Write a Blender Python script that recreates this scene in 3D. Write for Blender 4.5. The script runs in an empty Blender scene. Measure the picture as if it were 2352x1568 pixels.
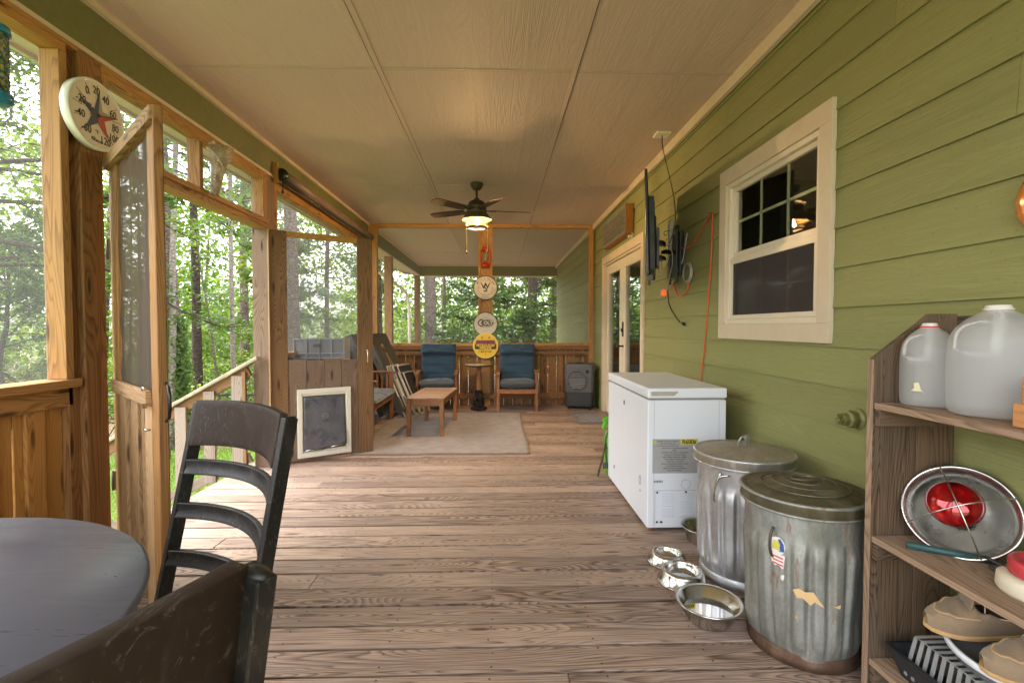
import bpy, math, random
import numpy as np
from mathutils import Matrix, Vector, Euler
random.seed(7); rng = np.random.default_rng(11)
R = math.radians; PI = math.pi
C = bpy.context.scene.collection
S = bpy.context.scene

# ---------------------------------------------------------------- camera
cam_d = bpy.data.cameras.new('camera'); cam = bpy.data.objects.new('camera', cam_d); C.objects.link(cam)
cam_d.sensor_width = 36; cam_d.lens = 36 * 1107 / 2352; cam_d.clip_start = .03; cam_d.clip_end = 500
cam.location = (0, 0, 1.23)
cam.rotation_euler = (PI/2 - math.atan(32/1107), 0, -math.atan(33/1107))
S.camera = cam
# ---------------------------------------------------------------- sky, sun, exposure
SUN_EL, SUN_AZ = R(62), R(-62)       # azimuth from +y towards +x
w = bpy.data.worlds.new('World'); S.world = w; w.use_nodes = True
wn = w.node_tree.nodes; wl = w.node_tree.links
sky = wn.new('ShaderNodeTexSky'); sky.sky_type = 'NISHITA'; sky.sun_disc = False
sky.sun_elevation = SUN_EL; sky.sun_rotation = SUN_AZ; sky.air_density = 1.0; sky.dust_density = 4.0; sky.ozone_density = 1
hs = wn.new('ShaderNodeHueSaturation'); hs.inputs['Saturation'].default_value = .22
wl.new(sky.outputs[0], hs.inputs['Color']); wl.new(hs.outputs[0], wn['Background'].inputs['Color'])
wn['Background'].inputs['Strength'].default_value = .15
sd = bpy.data.lights.new('sun', 'SUN'); sd.energy = .5; sd.angle = R(60); sd.color = (1, .96, .9)
sun = bpy.data.objects.new('sun', sd); C.objects.link(sun)
_sv = Vector((math.sin(SUN_AZ)*math.cos(SUN_EL), math.cos(SUN_AZ)*math.cos(SUN_EL), math.sin(SUN_EL)))
sun.rotation_euler = _sv.to_track_quat('Z', 'Y').to_euler()
S.view_settings.view_transform = 'Standard'; S.view_settings.look = 'None'
S.view_settings.exposure = 3.6; S.view_settings.gamma = 1
FAN_W = 120
S.cycles.max_bounces = 8; S.cycles.transparent_max_bounces = 24; S.cycles.diffuse_bounces = 5
S.cycles.use_adaptive_sampling = True; S.cycles.sample_clamp_indirect = 6
S.cycles.use_denoising = True

# ---------------------------------------------------------------- node helper
class NT:
    def __init__(s, name):
        s.m = bpy.data.materials.new(name); s.m.use_nodes = True; s.t = s.m.node_tree
        s.b = s.t.nodes['Principled BSDF']; s.out = s.t.nodes['Material Output']
    def n(s, typ, ins=None, **kw):
        nd = s.t.nodes.new('ShaderNode' + typ)
        for k, v in kw.items(): setattr(nd, k, v)
        for k, v in (ins or {}).items():
            if isinstance(v, bpy.types.NodeSocket): s.t.links.new(v, nd.inputs[k])
            else: nd.inputs[k].default_value = v
        return nd
    def l(s, a, b): s.t.links.new(a, b)
    def math(s, op, a, b=0., c=None):
        i = {0: a, 1: b}
        if c is not None: i[2] = c
        return s.n('Math', i, operation=op).outputs[0]
    def ramp(s, fac, stops, interp='LINEAR'):
        nd = s.n('ValToRGB', {0: fac}); cr = nd.color_ramp; cr.interpolation = interp
        while len(cr.elements) < len(stops): cr.elements.new(.5)
        for e, (p, c) in zip(cr.elements, stops):
            e.position = p; e.color = (*c, 1) if not isinstance(c, (int, float)) else (c, c, c, 1)
        return nd.outputs[0]
    def mix(s, fac, a, b, mode='MIX'):
        nd = s.n('Mix', data_type='RGBA', blend_type=mode)
        for k, v in ((0, fac), (6, a), (7, b)):
            if isinstance(v, bpy.types.NodeSocket): s.t.links.new(v, nd.inputs[k])
            else: nd.inputs[k].default_value = v if k == 0 else (*v, 1)
        return nd.outputs[2]
    def noise(s, vec, scale=5, detail=3, rough=.5, dist=0, dims='3D'):
        nd = s.n('TexNoise', {'Scale': scale, 'Detail': detail, 'Roughness': rough, 'Distortion': dist}, noise_dimensions=dims)
        s.l(vec, nd.inputs['Vector']); return nd.outputs['Fac']
    def map(s, vec, sc=(1, 1, 1), loc=(0, 0, 0)):
        nd = s.n('Mapping', {'Scale': sc, 'Location': loc}); s.l(vec, nd.inputs['Vector']); return nd.outputs[0]
    def uv(s, name='UVMap'): return s.n('UVMap', uv_map=name).outputs[0]
    def obj(s): return s.n('TexCoord').outputs['Object']
    def rnd(s):
        u = s.uv('rnd'); return s.n('SeparateXYZ', {0: u}).outputs[0]
    def bump(s, h, strength=.3, dist=.01):
        nd = s.n('Bump', {'Height': h, 'Strength': strength, 'Distance': dist}); s.l(nd.outputs[0], s.b.inputs['Normal'])
    def set(s, **kw):
        for k, v in kw.items():
            k = k.replace('_', ' ')
            if isinstance(v, bpy.types.NodeSocket): s.l(v, s.b.inputs[k])
            else: s.b.inputs[k].default_value = (*v, 1) if isinstance(v, tuple) and len(v) == 3 else v
        return s.m

def wood(name, light, dark, rings=12, su=.7, sv=7, rough=.7, knots=.5, fibre=.35, var=.25, bump=.25, grime=None, spec=.3, ringc=.7):
    t = NT(name); uv = t.uv(); r = t.rnd()
    a = t.noise(t.map(uv, (su, sv, 1)), 1, 1.5, .45, .25, '2D')
    vo = t.n('TexVoronoi', {'Scale': 1., 'Randomness': 1.}, voronoi_dimensions='2D'); t.l(t.map(uv, (1.1, 5.5, 1), (3.3, 1.7, 0)), vo.inputs['Vector'])
    d = vo.outputs['Distance']
    kn = t.math('MULTIPLY', t.math('MAXIMUM', t.math('SUBTRACT', .42, d), 0.), knots)
    ring = t.math('FRACT', t.math('MULTIPLY', t.math('ADD', a, kn), rings * 2.2))
    rr = t.ramp(ring, [(0, .1), (.25, .0), (.66, .55), (.86, 1.), (1, .15)])
    fb = t.noise(t.map(uv, (4, 170, 1)), 1, 2, .6, 0, '2D')
    big = t.noise(t.map(uv, (.9, 2.2, 1)), 1, 3, .6, 0, '2D')
    f = t.math('ADD', t.math('MULTIPLY', rr, ringc), t.math('MULTIPLY', t.math('SUBTRACT', fb, .5), fibre * 2))
    f = t.math('ADD', f, t.math('MULTIPLY', t.math('SUBTRACT', big, .5), .9))
    f = t.math('ADD', f, t.math('MULTIPLY', t.math('SUBTRACT', r, .5), var * 2))
    col = t.ramp(f, [(0, light), (1, dark)])
    col = t.mix(t.ramp(d, [(.03, .85), (.075, 0.)]), col, tuple(c*.35 for c in dark))
    if grime:
        g = t.noise(t.map(uv, (1.5, 3, 1)), 1, 5, .65, 0, '2D')
        col = t.mix(t.ramp(g, [(.45, 0.), (.75, .7)]), col, grime)
    t.bump(t.math('SUBTRACT', fb, t.math('MULTIPLY', rr, .35)), bump, .003)
    return t.set(Base_Color=col, Roughness=t.ramp(fb, [(0, rough-.1), (1, rough+.1)]), Specular_IOR_Level=spec)

def plain(name, col, rough=.5, metal=0, var=.12, scale=12, bump=0, dirt=None, dirt_amt=.5, spec=.5, coat=0, dscale=4):
    t = NT(name); o = t.obj()
    n1 = t.noise(o, scale, 4, .6)
    c = t.mix(n1, tuple(min(1, x*(1+var)) for x in col), tuple(x*(1-var) for x in col))
    if dirt:
        n2 = t.noise(o, dscale, 6, .65)
        c = t.mix(t.ramp(n2, [(.45, 0.), (.72, dirt_amt)]), c, dirt)
    if bump: t.bump(t.noise(o, scale*6, 3, .6), bump, .004)
    return t.set(Base_Color=c, Roughness=t.ramp(n1, [(.3, max(.02, rough-.08)), (.7, min(1, rough+.08))]), Metallic=metal, Specular_IOR_Level=spec, Coat_Weight=coat)

def embossed(name, col, rough, su, sv, dirt, bs=.3, gd=.16):
    """fibre cement with pressed cedar grain; uv in metres, u along the grain"""
    t = NT(name); uv = t.uv()
    a = t.noise(t.map(uv, (su, sv, 1)), 1, 2., .5, .3, '2D')
    ring = t.math('FRACT', t.math('MULTIPLY', a, 26))
    h = t.ramp(ring, [(0, 0.), (.5, 1.), (.8, 1.), (1, 0.)])
    fb = t.noise(t.map(uv, (9, 130, 1)), 1, 2, .6, 0, '2D')
    n = t.noise(t.map(uv, (1, 1, 1)), 1.4, 5, .6, 0, '2D')
    c = t.mix(t.ramp(n, [(.35, 0.), (.75, .55)]), col, dirt)
    c = t.mix(t.math('MULTIPLY', t.math('SUBTRACT', 1., h), gd), c, tuple(x*.45 for x in col))
    sp = t.noise(t.map(uv, (1, 1, 1)), 60, 1, .5, 0, '2D')
    c = t.mix(t.ramp(sp, [(.74, 0.), (.8, .6)]), c, tuple(x*.3 for x in col))
    c = t.mix(.5, c, t.mix(t.rnd(), tuple(x*1.12 for x in col), tuple(x*.88 for x in col)))
    t.bump(t.math('ADD', h, t.math('MULTIPLY', fb, .6)), bs, .0022)
    return t.set(Base_Color=c, Roughness=rough, Specular_IOR_Level=.35)

M = {}
M['frame'] = wood('stained_pine', (.44, .235, .082), (.17, .075, .024), 9, .55, 9, .6, .5, .3, .22)
M['frame2'] = wood('orange_pine', (.48, .245, .07), (.23, .10, .026), 9, .5, 9, .55, .5, .25, .2)
M['fence'] = wood('brown_picket', (.30, .15, .06), (.10, .043, .017), 10, .7, 9, .7, .6, .4, .3)
M['post'] = wood('dark_post', (.30, .145, .05), (.085, .034, .011), 8, .5, 7, .7, .6, .4, .2)
M['door'] = wood('door_pine', (.25, .135, .062), (.075, .034, .015), 11, .7, 7, .65, 1.2, .35, .25)
M['doorboard'] = wood('weathered_board', (.24, .16, .112), (.075, .043, .029), 12, .7, 7, .75, 1.3, .45, .25)
M['pale'] = wood('pale_door_pine', (.48, .31, .155), (.19, .105, .048), 10, .6, 8, .7, .7, .5, .25)
M['deck'] = wood('weathered_deck', (.43, .315, .245), (.095, .060, .045), 13, .38, 6.5, .6, .6, .8, .34, .5, (.22, .165, .14), .35, .8)
M['grey_wood'] = wood('grey_weathered_wood', (.30, .235, .185), (.12, .085, .062), 12, .7, 8, .8, .5, .5, .2)
M['rail_pale'] = wood('pale_rail', (.42, .37, .27), (.22, .17, .12), 9, .6, 8, .75, .5, .4, .2)
M['baluster'] = wood('silvered_baluster', (.34, .27, .225), (.17, .12, .09), 8, .6, 8, .8, 1., .4, .2)
M['teak'] = wood('oiled_hardwood', (.34, .155, .066), (.14, .05, .02), 9, .8, 12, .45, .2, .3, .3)
M['teak_top'] = wood('worn_hardwood', (.36, .24, .175), (.15, .085, .055), 9, .8, 12, .5, .2, .4, .35)
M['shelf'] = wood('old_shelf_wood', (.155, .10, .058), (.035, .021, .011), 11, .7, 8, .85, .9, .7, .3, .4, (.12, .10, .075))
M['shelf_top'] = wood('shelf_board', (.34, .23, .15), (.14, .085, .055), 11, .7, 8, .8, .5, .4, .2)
M['siding'] = embossed('green_siding', (.262, .266, .102), .6, .5, 11, (.215, .214, .076), .4, .24)
M['siding_far'] = embossed('green_siding_far', (.30, .32, .17), .5, .8, 9, (.27, .28, .14))
M['ceiling'] = embossed('beige_ceiling', (.57, .435, .355), .6, .35, 7, (.50, .375, .30), .45, .28)
M['beam'] = plain('green_beam', (.15, .152, .052), .6, 0, .1, 20, .15)
M['trim'] = plain('beige_trim', (.62, .52, .37), .55, 0, .06, 10, .1, (.45, .36, .25), .25)
M['vinyl'] = plain('cream_vinyl', (.70, .62, .47), .35, 0, .04, 8)
M['black'] = plain('black_plastic', (.012, .012, .012), .35)
M['dark_metal'] = plain('bronze_metal', (.085, .068, .052), .45, .6, .2)
M['cream'] = plain('cream_plastic', (.75, .71, .60), .35, 0, .05)
M['white'] = plain('white_enamel', (.72, .75, .80), .38, 0, .01, 6)
M['steel'] = plain('brushed_steel', (.60, .585, .55), .2, 1, .06, 30, 0, (.42, .38, .33), .25, dscale=18)
M['alu'] = plain('aluminium', (.58, .575, .55), .24, 1, .06, 14)
def galv(name, base, rough, dirtc, amt, rust, ramt):
    t = NT(name); o = t.obj()
    vo = t.n('TexVoronoi', {'Scale': 90.}); t.l(o, vo.inputs['Vector'])
    n = t.noise(t.map(o, (1, 1, .35)), 9, 6, .7); n2 = t.noise(t.map(o, (6, 6, 1.2)), 3.5, 5, .75)
    c = t.mix(vo.outputs['Color'], tuple(x*.85 for x in base), base)
    c = t.mix(t.ramp(n, [(.4, 0.), (.68, amt)]), c, dirtc)
    c = t.mix(t.ramp(n2, [(.56, 0.), (.66, ramt)]), c, rust)
    t.bump(n, .15, .003)
    return t.set(Base_Color=c, Metallic=t.ramp(n2, [(.5, .9), (.66, .25)]), Roughness=t.ramp(n, [(.3, rough), (.75, rough+.25)]))
M['galv_new'] = galv('galvanised_bright', (.66, .67, .69), .30, (.30, .30, .30), .55, (.35, .33, .30), .1)
M['galv_old'] = galv('galvanised_weathered', (.42, .44, .41), .5, (.20, .19, .14), .8, (.20, .10, .05), .8)
M['rust'] = galv('rusty_rim', (.20, .13, .09), .6, (.12, .06, .035), .8, (.17, .075, .035), .8)
M['lid_dusty'] = galv('dusty_lid', (.50, .47, .40), .45, (.42, .36, .27), .9, (.45, .38, .28), .3)
M['lid_old'] = galv('weathered_lid', (.22, .20, .13), .5, (.13, .11, .06), .8, (.16, .11, .06), .5)

def fabric(name, col, col2, sc=350, rough=.9):
    t = NT(name); o = t.obj()
    n = t.noise(o, 7, 5, .6); f = t.noise(o, sc, 2, .6)
    c = t.mix(t.ramp(n, [(.3, 0.), (.75, 1.)]), col, col2); c = t.mix(t.math('MULTIPLY', f, .5), c, tuple(x*.5 for x in col))
    t.bump(f, .3, .002); return t.set(Base_Color=c, Roughness=rough, Sheen_Weight=.25)
M['blue'] = fabric('blue_canvas', (.020, .055, .098), (.032, .074, .118))
M['blue_faded'] = fabric('faded_blue_canvas', (.060, .080, .105), (.10, .115, .13))
M['rug'] = fabric('taupe_rug', (.30, .24, .20), (.155, .118, .095), 30, 1)
M['mat'] = fabric('grey_mat', (.17, .14, .12), (.10, .08, .07), 120, 1)
M['leather'] = fabric('tan_suede', (.36, .265, .165), (.19, .13, .075), 90, .85)

def scratched(name, col, rough, smear=.4, sp=.6):
    t = NT(name); o = t.obj()
    n = t.noise(t.map(o, (1.5, 9, 3)), 2.2, 6, .7, .8)
    s1 = t.noise(t.map(o, (30, 2.5, 8)), 3, 8, .75, 2.5)
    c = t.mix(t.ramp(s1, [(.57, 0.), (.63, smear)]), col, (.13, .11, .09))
    c = t.mix(t.ramp(n, [(.5, 0.), (.8, smear)]), c, (.085, .06, .045))
    t.bump(s1, .06, .002)
    return t.set(Base_Color=c, Roughness=t.ramp(n, [(.35, rough), (.7, rough+.22)]), Specular_IOR_Level=sp)
M['table_black'] = scratched('scratched_dark_table', (.11, .115, .155), .26, .45)  # blue-grey base: the sky's reflection is put into the table's colour
M['chair_black'] = scratched('scratched_black_paint', (.009, .0085, .008), .42, .5, .45)
M['chair_brown'] = scratched('scratched_brown_crest', (.026, .015, .010), .5, .6, .25)

def screen_mat(name, op, col, face=0):
    t = NT(name); tr = t.n('BsdfTransparent'); di = t.n('BsdfDiffuse', {'Color': (*col, 1)})
    tl = t.n('BsdfTranslucent', {'Color': (*col, 1)}); m2 = t.n('MixShader', {0: .5, 1: di.outputs[0], 2: tl.outputs[0]})
    f_ = op if not face else t.math('MINIMUM', t.math('MULTIPLY_ADD', t.n('LayerWeight', {'Blend': .5}).outputs['Facing'], face, op-.3), .96)
    m1 = t.n('MixShader', {0: f_, 1: tr.outputs[0], 2: m2.outputs[0]}); t.l(m1.outputs[0], t.out.inputs[0]); return t.m
M['screen'] = screen_mat('insect_screen', .19, (.22, .22, .215))
M['screen_dark'] = screen_mat('loose_screen', 1.08, (.17, .14, .115), .3)
M['screen_faint'] = screen_mat('fine_screen', .10, (.30, .30, .29))
def glass_mat(name, tint=(.9, .95, .9), rough=.0, refl=.12):
    t = NT(name); tr = t.n('BsdfTransparent', {'Color': (*tint, 1)}); gl = t.n('BsdfGlossy', {'Roughness': rough})
    ge = t.n('NewGeometry'); io = t.math('MULTIPLY_ADD', ge.outputs['Backfacing'], 1/1.5-1.5, 1.5)
    fr = t.n('Fresnel', {'IOR': io}); f = t.math('MULTIPLY', t.math('ADD', fr.outputs[0], refl), .8)
    m = t.n('MixShader', {0: f, 1: tr.outputs[0], 2: gl.outputs[0]}); t.l(m.outputs[0], t.out.inputs[0]); return t.m
M['glass'] = glass_mat('window_glass', refl=.10)
M['clear'] = glass_mat('clear_plastic', (.92, .93, .92), .06, .06)
def milky(name, col, op):
    t = NT(name); tr = t.n('BsdfTransparent', {'Color': (.95, .96, .95, 1)})
    t.set(Base_Color=col, Roughness=.3)
    tl = t.n('BsdfTranslucent', {'Color': (*col, 1)}); a = t.n('MixShader', {0: .45, 1: t.b.outputs[0], 2: tl.outputs[0]})
    m = t.n('MixShader', {0: op, 1: tr.outputs[0], 2: a.outputs[0]}); t.l(m.outputs[0], t.out.inputs[0]); return t.m
M['milky'] = milky('milky_plastic', (.80, .81, .81), .46)
def emit(name, col, st):
    t = NT(name); e = t.n('Emission', {'Color': (*col, 1), 'Strength': st}); t.l(e.outputs[0], t.out.inputs[0]); return t.m
def leafmat(name, a, b, tr=.45, rough=.5):
    t = NT(name); r = t.rnd(); o = t.obj(); n = t.noise(o, .5, 2)
    c = t.mix(t.math('MULTIPLY_ADD', r, .7, t.math('MULTIPLY', t.math('SUBTRACT', n, .35), .9)), a, b)
    t.set(Base_Color=c, Roughness=rough, Specular_IOR_Level=.35)
    tl = t.n('BsdfTranslucent'); t.l(t.mix(1., c, (1., 1.0, .45), 'MULTIPLY'), tl.inputs['Color'])
    m = t.n('MixShader', {0: tr, 1: t.b.outputs[0], 2: tl.outputs[0]}); t.l(m.outputs[0], t.out.inputs[0]); return t.m
M['leaf'] = leafmat('broad_leaves', (.050, .110, .020), (.15, .235, .042))
M['leaf_bright'] = leafmat('bright_leaves', (.088, .170, .022), (.225, .315, .05), .5)
M['leaf_dark'] = leafmat('glossy_leaves', (.035, .085, .022), (.085, .15, .035), .35, .35)
M['needle'] = leafmat('pine_needles', (.12, .17, .10), (.19, .26, .15), .4)
def bark(name, a, b):
    t = NT(name); uv = t.uv(); vo = t.n('TexVoronoi', {'Scale': 1.}); t.l(t.map(uv, (34, 13, 1)), vo.inputs['Vector'])
    n = t.noise(t.map(uv, (1, 1, 1)), 14, 5, .7)
    f = t.math('ADD', t.math('MULTIPLY', vo.outputs['Distance'], .8), t.math('MULTIPLY', n, .5))
    t.bump(f, .8, .03); return t.set(Base_Color=t.ramp(f, [(.25, a), (.8, b)]), Roughness=.9, Specular_IOR_Level=.15)
M['bark'] = bark('pine_bark', (.30, .24, .21), (.12, .09, .075))
M['bark_pale'] = bark('pale_bark', (.42, .37, .34), (.22, .18, .155))
M['bark_dark'] = bark('dark_bark', (.13, .10, .08), (.05, .037, .03))

# ---------------------------------------------------------------- mesh builder
class MB:
    def __init__(s, M4=None):
        s.v = []; s.f = []; s.uv = []; s.r = []; s.sm = []; s.M = M4 or Matrix.Identity(4)
    def add(s, vs, fs, uvs, smooth=False, rn=None):
        o = len(s.v); s.v += [tuple(s.M @ Vector(v)) for v in vs]; rn = random.random() if rn is None else rn
        for f, u in zip(fs, uvs):
            s.f.append([i + o for i in f]); s.uv.append(u); s.r.append(rn); s.sm.append(smooth)
        return s
    def bx(s, x0, x1, y0, y1, z0, z1, rot=None, piv=None, rn=None, grain=None):
        x0, x1 = min(x0, x1), max(x0, x1); y0, y1 = min(y0, y1), max(y0, y1); z0, z1 = min(z0, z1), max(z0, z1)
        c = Vector(((x0+x1)/2, (y0+y1)/2, (z0+z1)/2)); h = Vector(((x1-x0)/2, (y1-y0)/2, (z1-z0)/2))
        L = grain if grain is not None else max(range(3), key=lambda i: h[i])
        loc = [Vector(((-1)**(i & 1 ^ 1)*h[0], (-1)**((i >> 1 & 1) ^ 1)*h[1], (-1)**((i >> 2) ^ 1)*h[2])) for i in range(8)]
        fs = [(0, 4, 6, 2), (1, 3, 7, 5), (0, 1, 5, 4), (2, 6, 7, 3), (0, 2, 3, 1), (4, 5, 7, 6)]
        ax = [0, 0, 1, 1, 2, 2]; uo, vo = random.random()*50, random.random()*50; uvs = []
        for f, a in zip(fs, ax):
            o = [i for i in range(3) if i != a]
            if L in o: ua = L; va = o[0] if o[1] == L else o[1]
            else: ua, va = o
            uvs.append([(loc[i][ua]+uo, loc[i][va]+vo + a*.31) for i in f])
        if rot is not None:
            Rm = rot if isinstance(rot, Matrix) else Euler(rot).to_matrix(); p = Vector(piv) if piv is not None else c
            vs = [Rm @ (c + l - p) + p for l in loc]
        else: vs = [c + l for l in loc]
        return s.add(vs, fs, uvs, False, rn)
    def cb(s, c, d, rot=None, **k):
        return s.bx(c[0]-d[0]/2, c[0]+d[0]/2, c[1]-d[1]/2, c[1]+d[1]/2, c[2]-d[2]/2, c[2]+d[2]/2, rot, **k)
    def bar(s, a, b, w, t, up=(0, 0, 1)):
        a = Vector(a); b = Vector(b); d = (b-a); L = d.length; d.normalize(); u = Vector(up); sx = d.cross(u)
        if sx.length < 1e-4: sx = d.cross(Vector((1, 0, 0)))
        sx.normalize(); uz = sx.cross(d); Rm = Matrix((d, sx, uz)).transposed(); c = (a+b)/2
        return s.cb(c, (L, w, t), Rm)
    def tube(s, path, r, seg=8, caps=True, closed=False, smooth=True, sq=1.):
        P = [Vector(p) for p in path]; n = len(P); rs = r if hasattr(r, '__len__') else [r]*n
        vs = []; prev = None; acc = 0; lens = []
        for i, p in enumerate(P):
            if closed: t = P[(i+1) % n]-P[i-1]
            else: t = P[min(i+1, n-1)]-P[max(i-1, 0)]
            t.normalize()
            if prev is None: a = t.orthogonal().normalized()
            else:
                a = prev - t*prev.dot(t)
                a = a.normalized() if a.length > 1e-5 else t.orthogonal().normalized()
            prev = a; b = t.cross(a)
            if i: acc += (P[i]-P[i-1]).length
            lens.append(acc)
            for k in range(seg):
                an = 2*PI*k/seg; vs.append(p + a*math.cos(an)*rs[i] + b*math.sin(an)*rs[i]*sq)
        fs = []; uvs = []; circ = 2*PI*max(rs)
        for i in range(n if closed else n-1):
            j = (i+1) % n
            for k in range(seg):
                k2 = (k+1) % seg
                fs.append((i*seg+k, i*seg+k2, j*seg+k2, j*seg+k))
                lj = lens[j] if j else acc+.01
                uvs.append([(lens[i], circ*k/seg), (lens[i], circ*(k+1)/seg), (lj, circ*(k+1)/seg), (lj, circ*k/seg)])
        s.add(vs, fs, uvs, smooth)
        if caps and not closed:
            o = [tuple(range(seg-1, -1, -1)), tuple(range((n-1)*seg, n*seg))]
            base = len(s.v)-len(vs)
            for f in o:
                s.f.append([i+base for i in f]); s.uv.append([(vs[i][0], vs[i][1]) for i in f]); s.r.append(.5); s.sm.append(False)
        return s
    def lathe(s, prof, c=(0, 0, 0), seg=32, smooth=True, fn=None, sx=1., sy=1.):
        vs = []; fs = []; uvs = []; n = len(prof); c = Vector(c)
        for j, (r, z) in enumerate(prof):
            for k in range(seg):
                a = 2*PI*k/seg; rr = r if fn is None else fn(r, z, a, j)
                vs.append(c + Vector((math.cos(a)*rr*sx, math.sin(a)*rr*sy, z)))
        L = [0]
        for j in range(1, n): L.append(L[-1]+math.hypot(prof[j][0]-prof[j-1][0], prof[j][1]-prof[j-1][1]))
        rm = max(p[0] for p in prof)
        for j in range(n-1):
            for k in range(seg):
                k2 = (k+1) % seg; fs.append((j*seg+k, j*seg+k2, (j+1)*seg+k2, (j+1)*seg+k))
                uvs.append([(L[j], rm*2*PI*k/seg), (L[j], rm*2*PI*(k+1)/seg), (L[j+1], rm*2*PI*(k+1)/seg), (L[j+1], rm*2*PI*k/seg)])
        for j, rev in ((0, 1), (n-1, 0)):
            nb = prof[1] if j == 0 else prof[n-2]
            if prof[j][0] > .0015 and abs(nb[1]-prof[j][1]) > 1e-4 and getattr(s, 'cap', True):
                f = tuple(j*seg+k for k in range(seg)); fs.append(f[::-1] if rev else f); uvs.append([(vs[i][0], vs[i][1]) for i in f])
        return s.add(vs, fs, uvs, smooth)
    def poly(s, pts, axis, a0, a1, smooth=False):
        """outline in the two other axes (in order), extruded along axis"""
        n = len(pts)
        def mk(p, a):
            q = list(p); q.insert(axis, a); return q
        ar = sum(pts[i][0]*pts[(i+1) % n][1]-pts[(i+1) % n][0]*pts[i][1] for i in range(n))
        if (ar > 0) == (axis == 1): pts = pts[::-1]
        vs = [mk(p, a0) for p in pts]+[mk(p, a1) for p in pts]; fs = [tuple(range(n-1, -1, -1)), tuple(range(n, 2*n))]
        uo = random.random()*30; uvs = [[(vs[i][(axis+1) % 3]+uo, vs[i][(axis+2) % 3]) for i in f] for f in fs]
        for i in range(n):
            j = (i+1) % n; fs.append((i, j, n+j, n+i)); d = math.dist(pts[i], pts[j])
            uvs.append([(uo, 0), (uo+d, 0), (uo+d, a1-a0), (uo, a1-a0)])
        return s.add(vs, fs, uvs, smooth)
    def grid(s, fn, nu, nv, smooth=True, closed_u=False):
        vs = [fn(i/nu, j/nv) for j in range(nv+1) for i in range(nu+1)]; fs = []; uvs = []
        for j in range(nv):
            for i in range(nu):
                a = j*(nu+1)+i; f = (a, a+1, a+nu+2, a+nu+1); fs.append(f)
                uvs.append([(i/nu, j/nv), ((i+1)/nu, j/nv), ((i+1)/nu, (j+1)/nv), (i/nu, (j+1)/nv)])
        return s.add(vs, fs, uvs, smooth)
    def mesh(s, name):
        me = bpy.data.meshes.new(name); me.from_pydata(s.v, [], s.f)
        u1 = me.uv_layers.new(name='UVMap'); u2 = me.uv_layers.new(name='rnd')
        fl = [c for u in s.uv for p in u for c in p]; u1.data.foreach_set('uv', fl)
        fl2 = [c for r, u in zip(s.r, s.uv) for _ in u for c in (r, r)]; u2.data.foreach_set('uv', fl2)
        me.polygons.foreach_set('use_smooth', s.sm); me.validate(); me.update(); return me
    def build(s, name, mat, parent=None, bevel=0, sub=0, solid=0, world=True):
        return link(name, s.mesh(name), mat, parent, bevel, sub, solid, world)

def world_of(o):
    m = o.matrix_basis.copy()
    if o.parent: m = world_of(o.parent) @ o.matrix_parent_inverse @ m
    return m
def link(name, me, mat, parent=None, bevel=0, sub=0, solid=0, world=True):
    o = bpy.data.objects.new(name, me); C.objects.link(o)
    if mat is not None: me.materials.append(M[mat] if isinstance(mat, str) else mat)
    if parent is not None:
        o.parent = parent
        if world: o.matrix_parent_inverse = world_of(parent).inverted()
    if solid: md = o.modifiers.new('solid', 'SOLIDIFY'); md.thickness = solid; md.offset = 0
    if bevel:
        md = o.modifiers.new('bevel', 'BEVEL'); md.width = bevel; md.segments = 2; md.limit_method = 'ANGLE'; md.angle_limit = R(40)
    if sub: md = o.modifiers.new('sub', 'SUBSURF'); md.levels = sub; md.render_levels = sub
    return o
def tag(o, label, cat, group=None, kind=None):
    if label: o['label'] = label
    if cat: o['category'] = cat
    if group: o['group'] = group
    if kind: o['kind'] = kind
    return o
def thing(name, label, cat, loc=(0, 0, 0), rz=0, group=None):
    o = bpy.data.objects.new(name, None); o.empty_display_size = .1; C.objects.link(o); o.location = loc; o.rotation_euler = (0, 0, rz)
    return tag(o, label, cat, group)
def copy_tree(o, parent=None):
    c = o.copy(); C.objects.link(c)
    if parent is not None: c.parent = parent
    for ch in list(o.children): copy_tree(ch, c)
    return c
def T(x=0, y=0, z=0, rx=0, ry=0, rz=0): return Matrix.Translation((x, y, z)) @ Euler((rx, ry, rz)).to_matrix().to_4x4()
def frame(ex, ey, ez, o): 
    m = Matrix((Vector(ex), Vector(ey), Vector(ez))).transposed().to_4x4(); m.translation = Vector(o); return m
def lettering(name, items, M4, mat, parent, ext=.0006):
    """items: (string, x, y, size, rotation) in the plane of M4; one mesh"""
    allv = []; allf = []
    for it in items:
        st, x, y, sz, ro = it[:5]; bold = it[5] if len(it) > 5 else 0; sx = it[6] if len(it) > 6 else 1
        cu = bpy.data.curves.new('t', 'FONT'); cu.body = st; cu.size = sz; cu.align_x = 'CENTER'; cu.align_y = 'CENTER'; cu.extrude = ext; cu.offset = bold; cu.resolution_u = 3
        ob = bpy.data.objects.new('t', cu); me = bpy.data.meshes.new_from_object(ob)
        mm = M4 @ Matrix.Translation((x, y, 0)) @ Matrix.Rotation(ro, 4, 'Z') @ Matrix.Diagonal((sx, 1, 1, 1)); o = len(allv)
        allv += [tuple(mm @ v.co) for v in me.vertices]; allf += [[i+o for i in p.vertices] for p in me.polygons]
        bpy.data.objects.remove(ob); bpy.data.curves.remove(cu); bpy.data.meshes.remove(me)
    me = bpy.data.meshes.new(name); me.from_pydata(allv, [], allf); me.update()
    return link(name, me, mat, parent)

# ================================================================ SETTING
def struct(name, mb, mat, **k): return tag(mb.build(name, mat, **k), None, None, None, 'structure')
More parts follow.
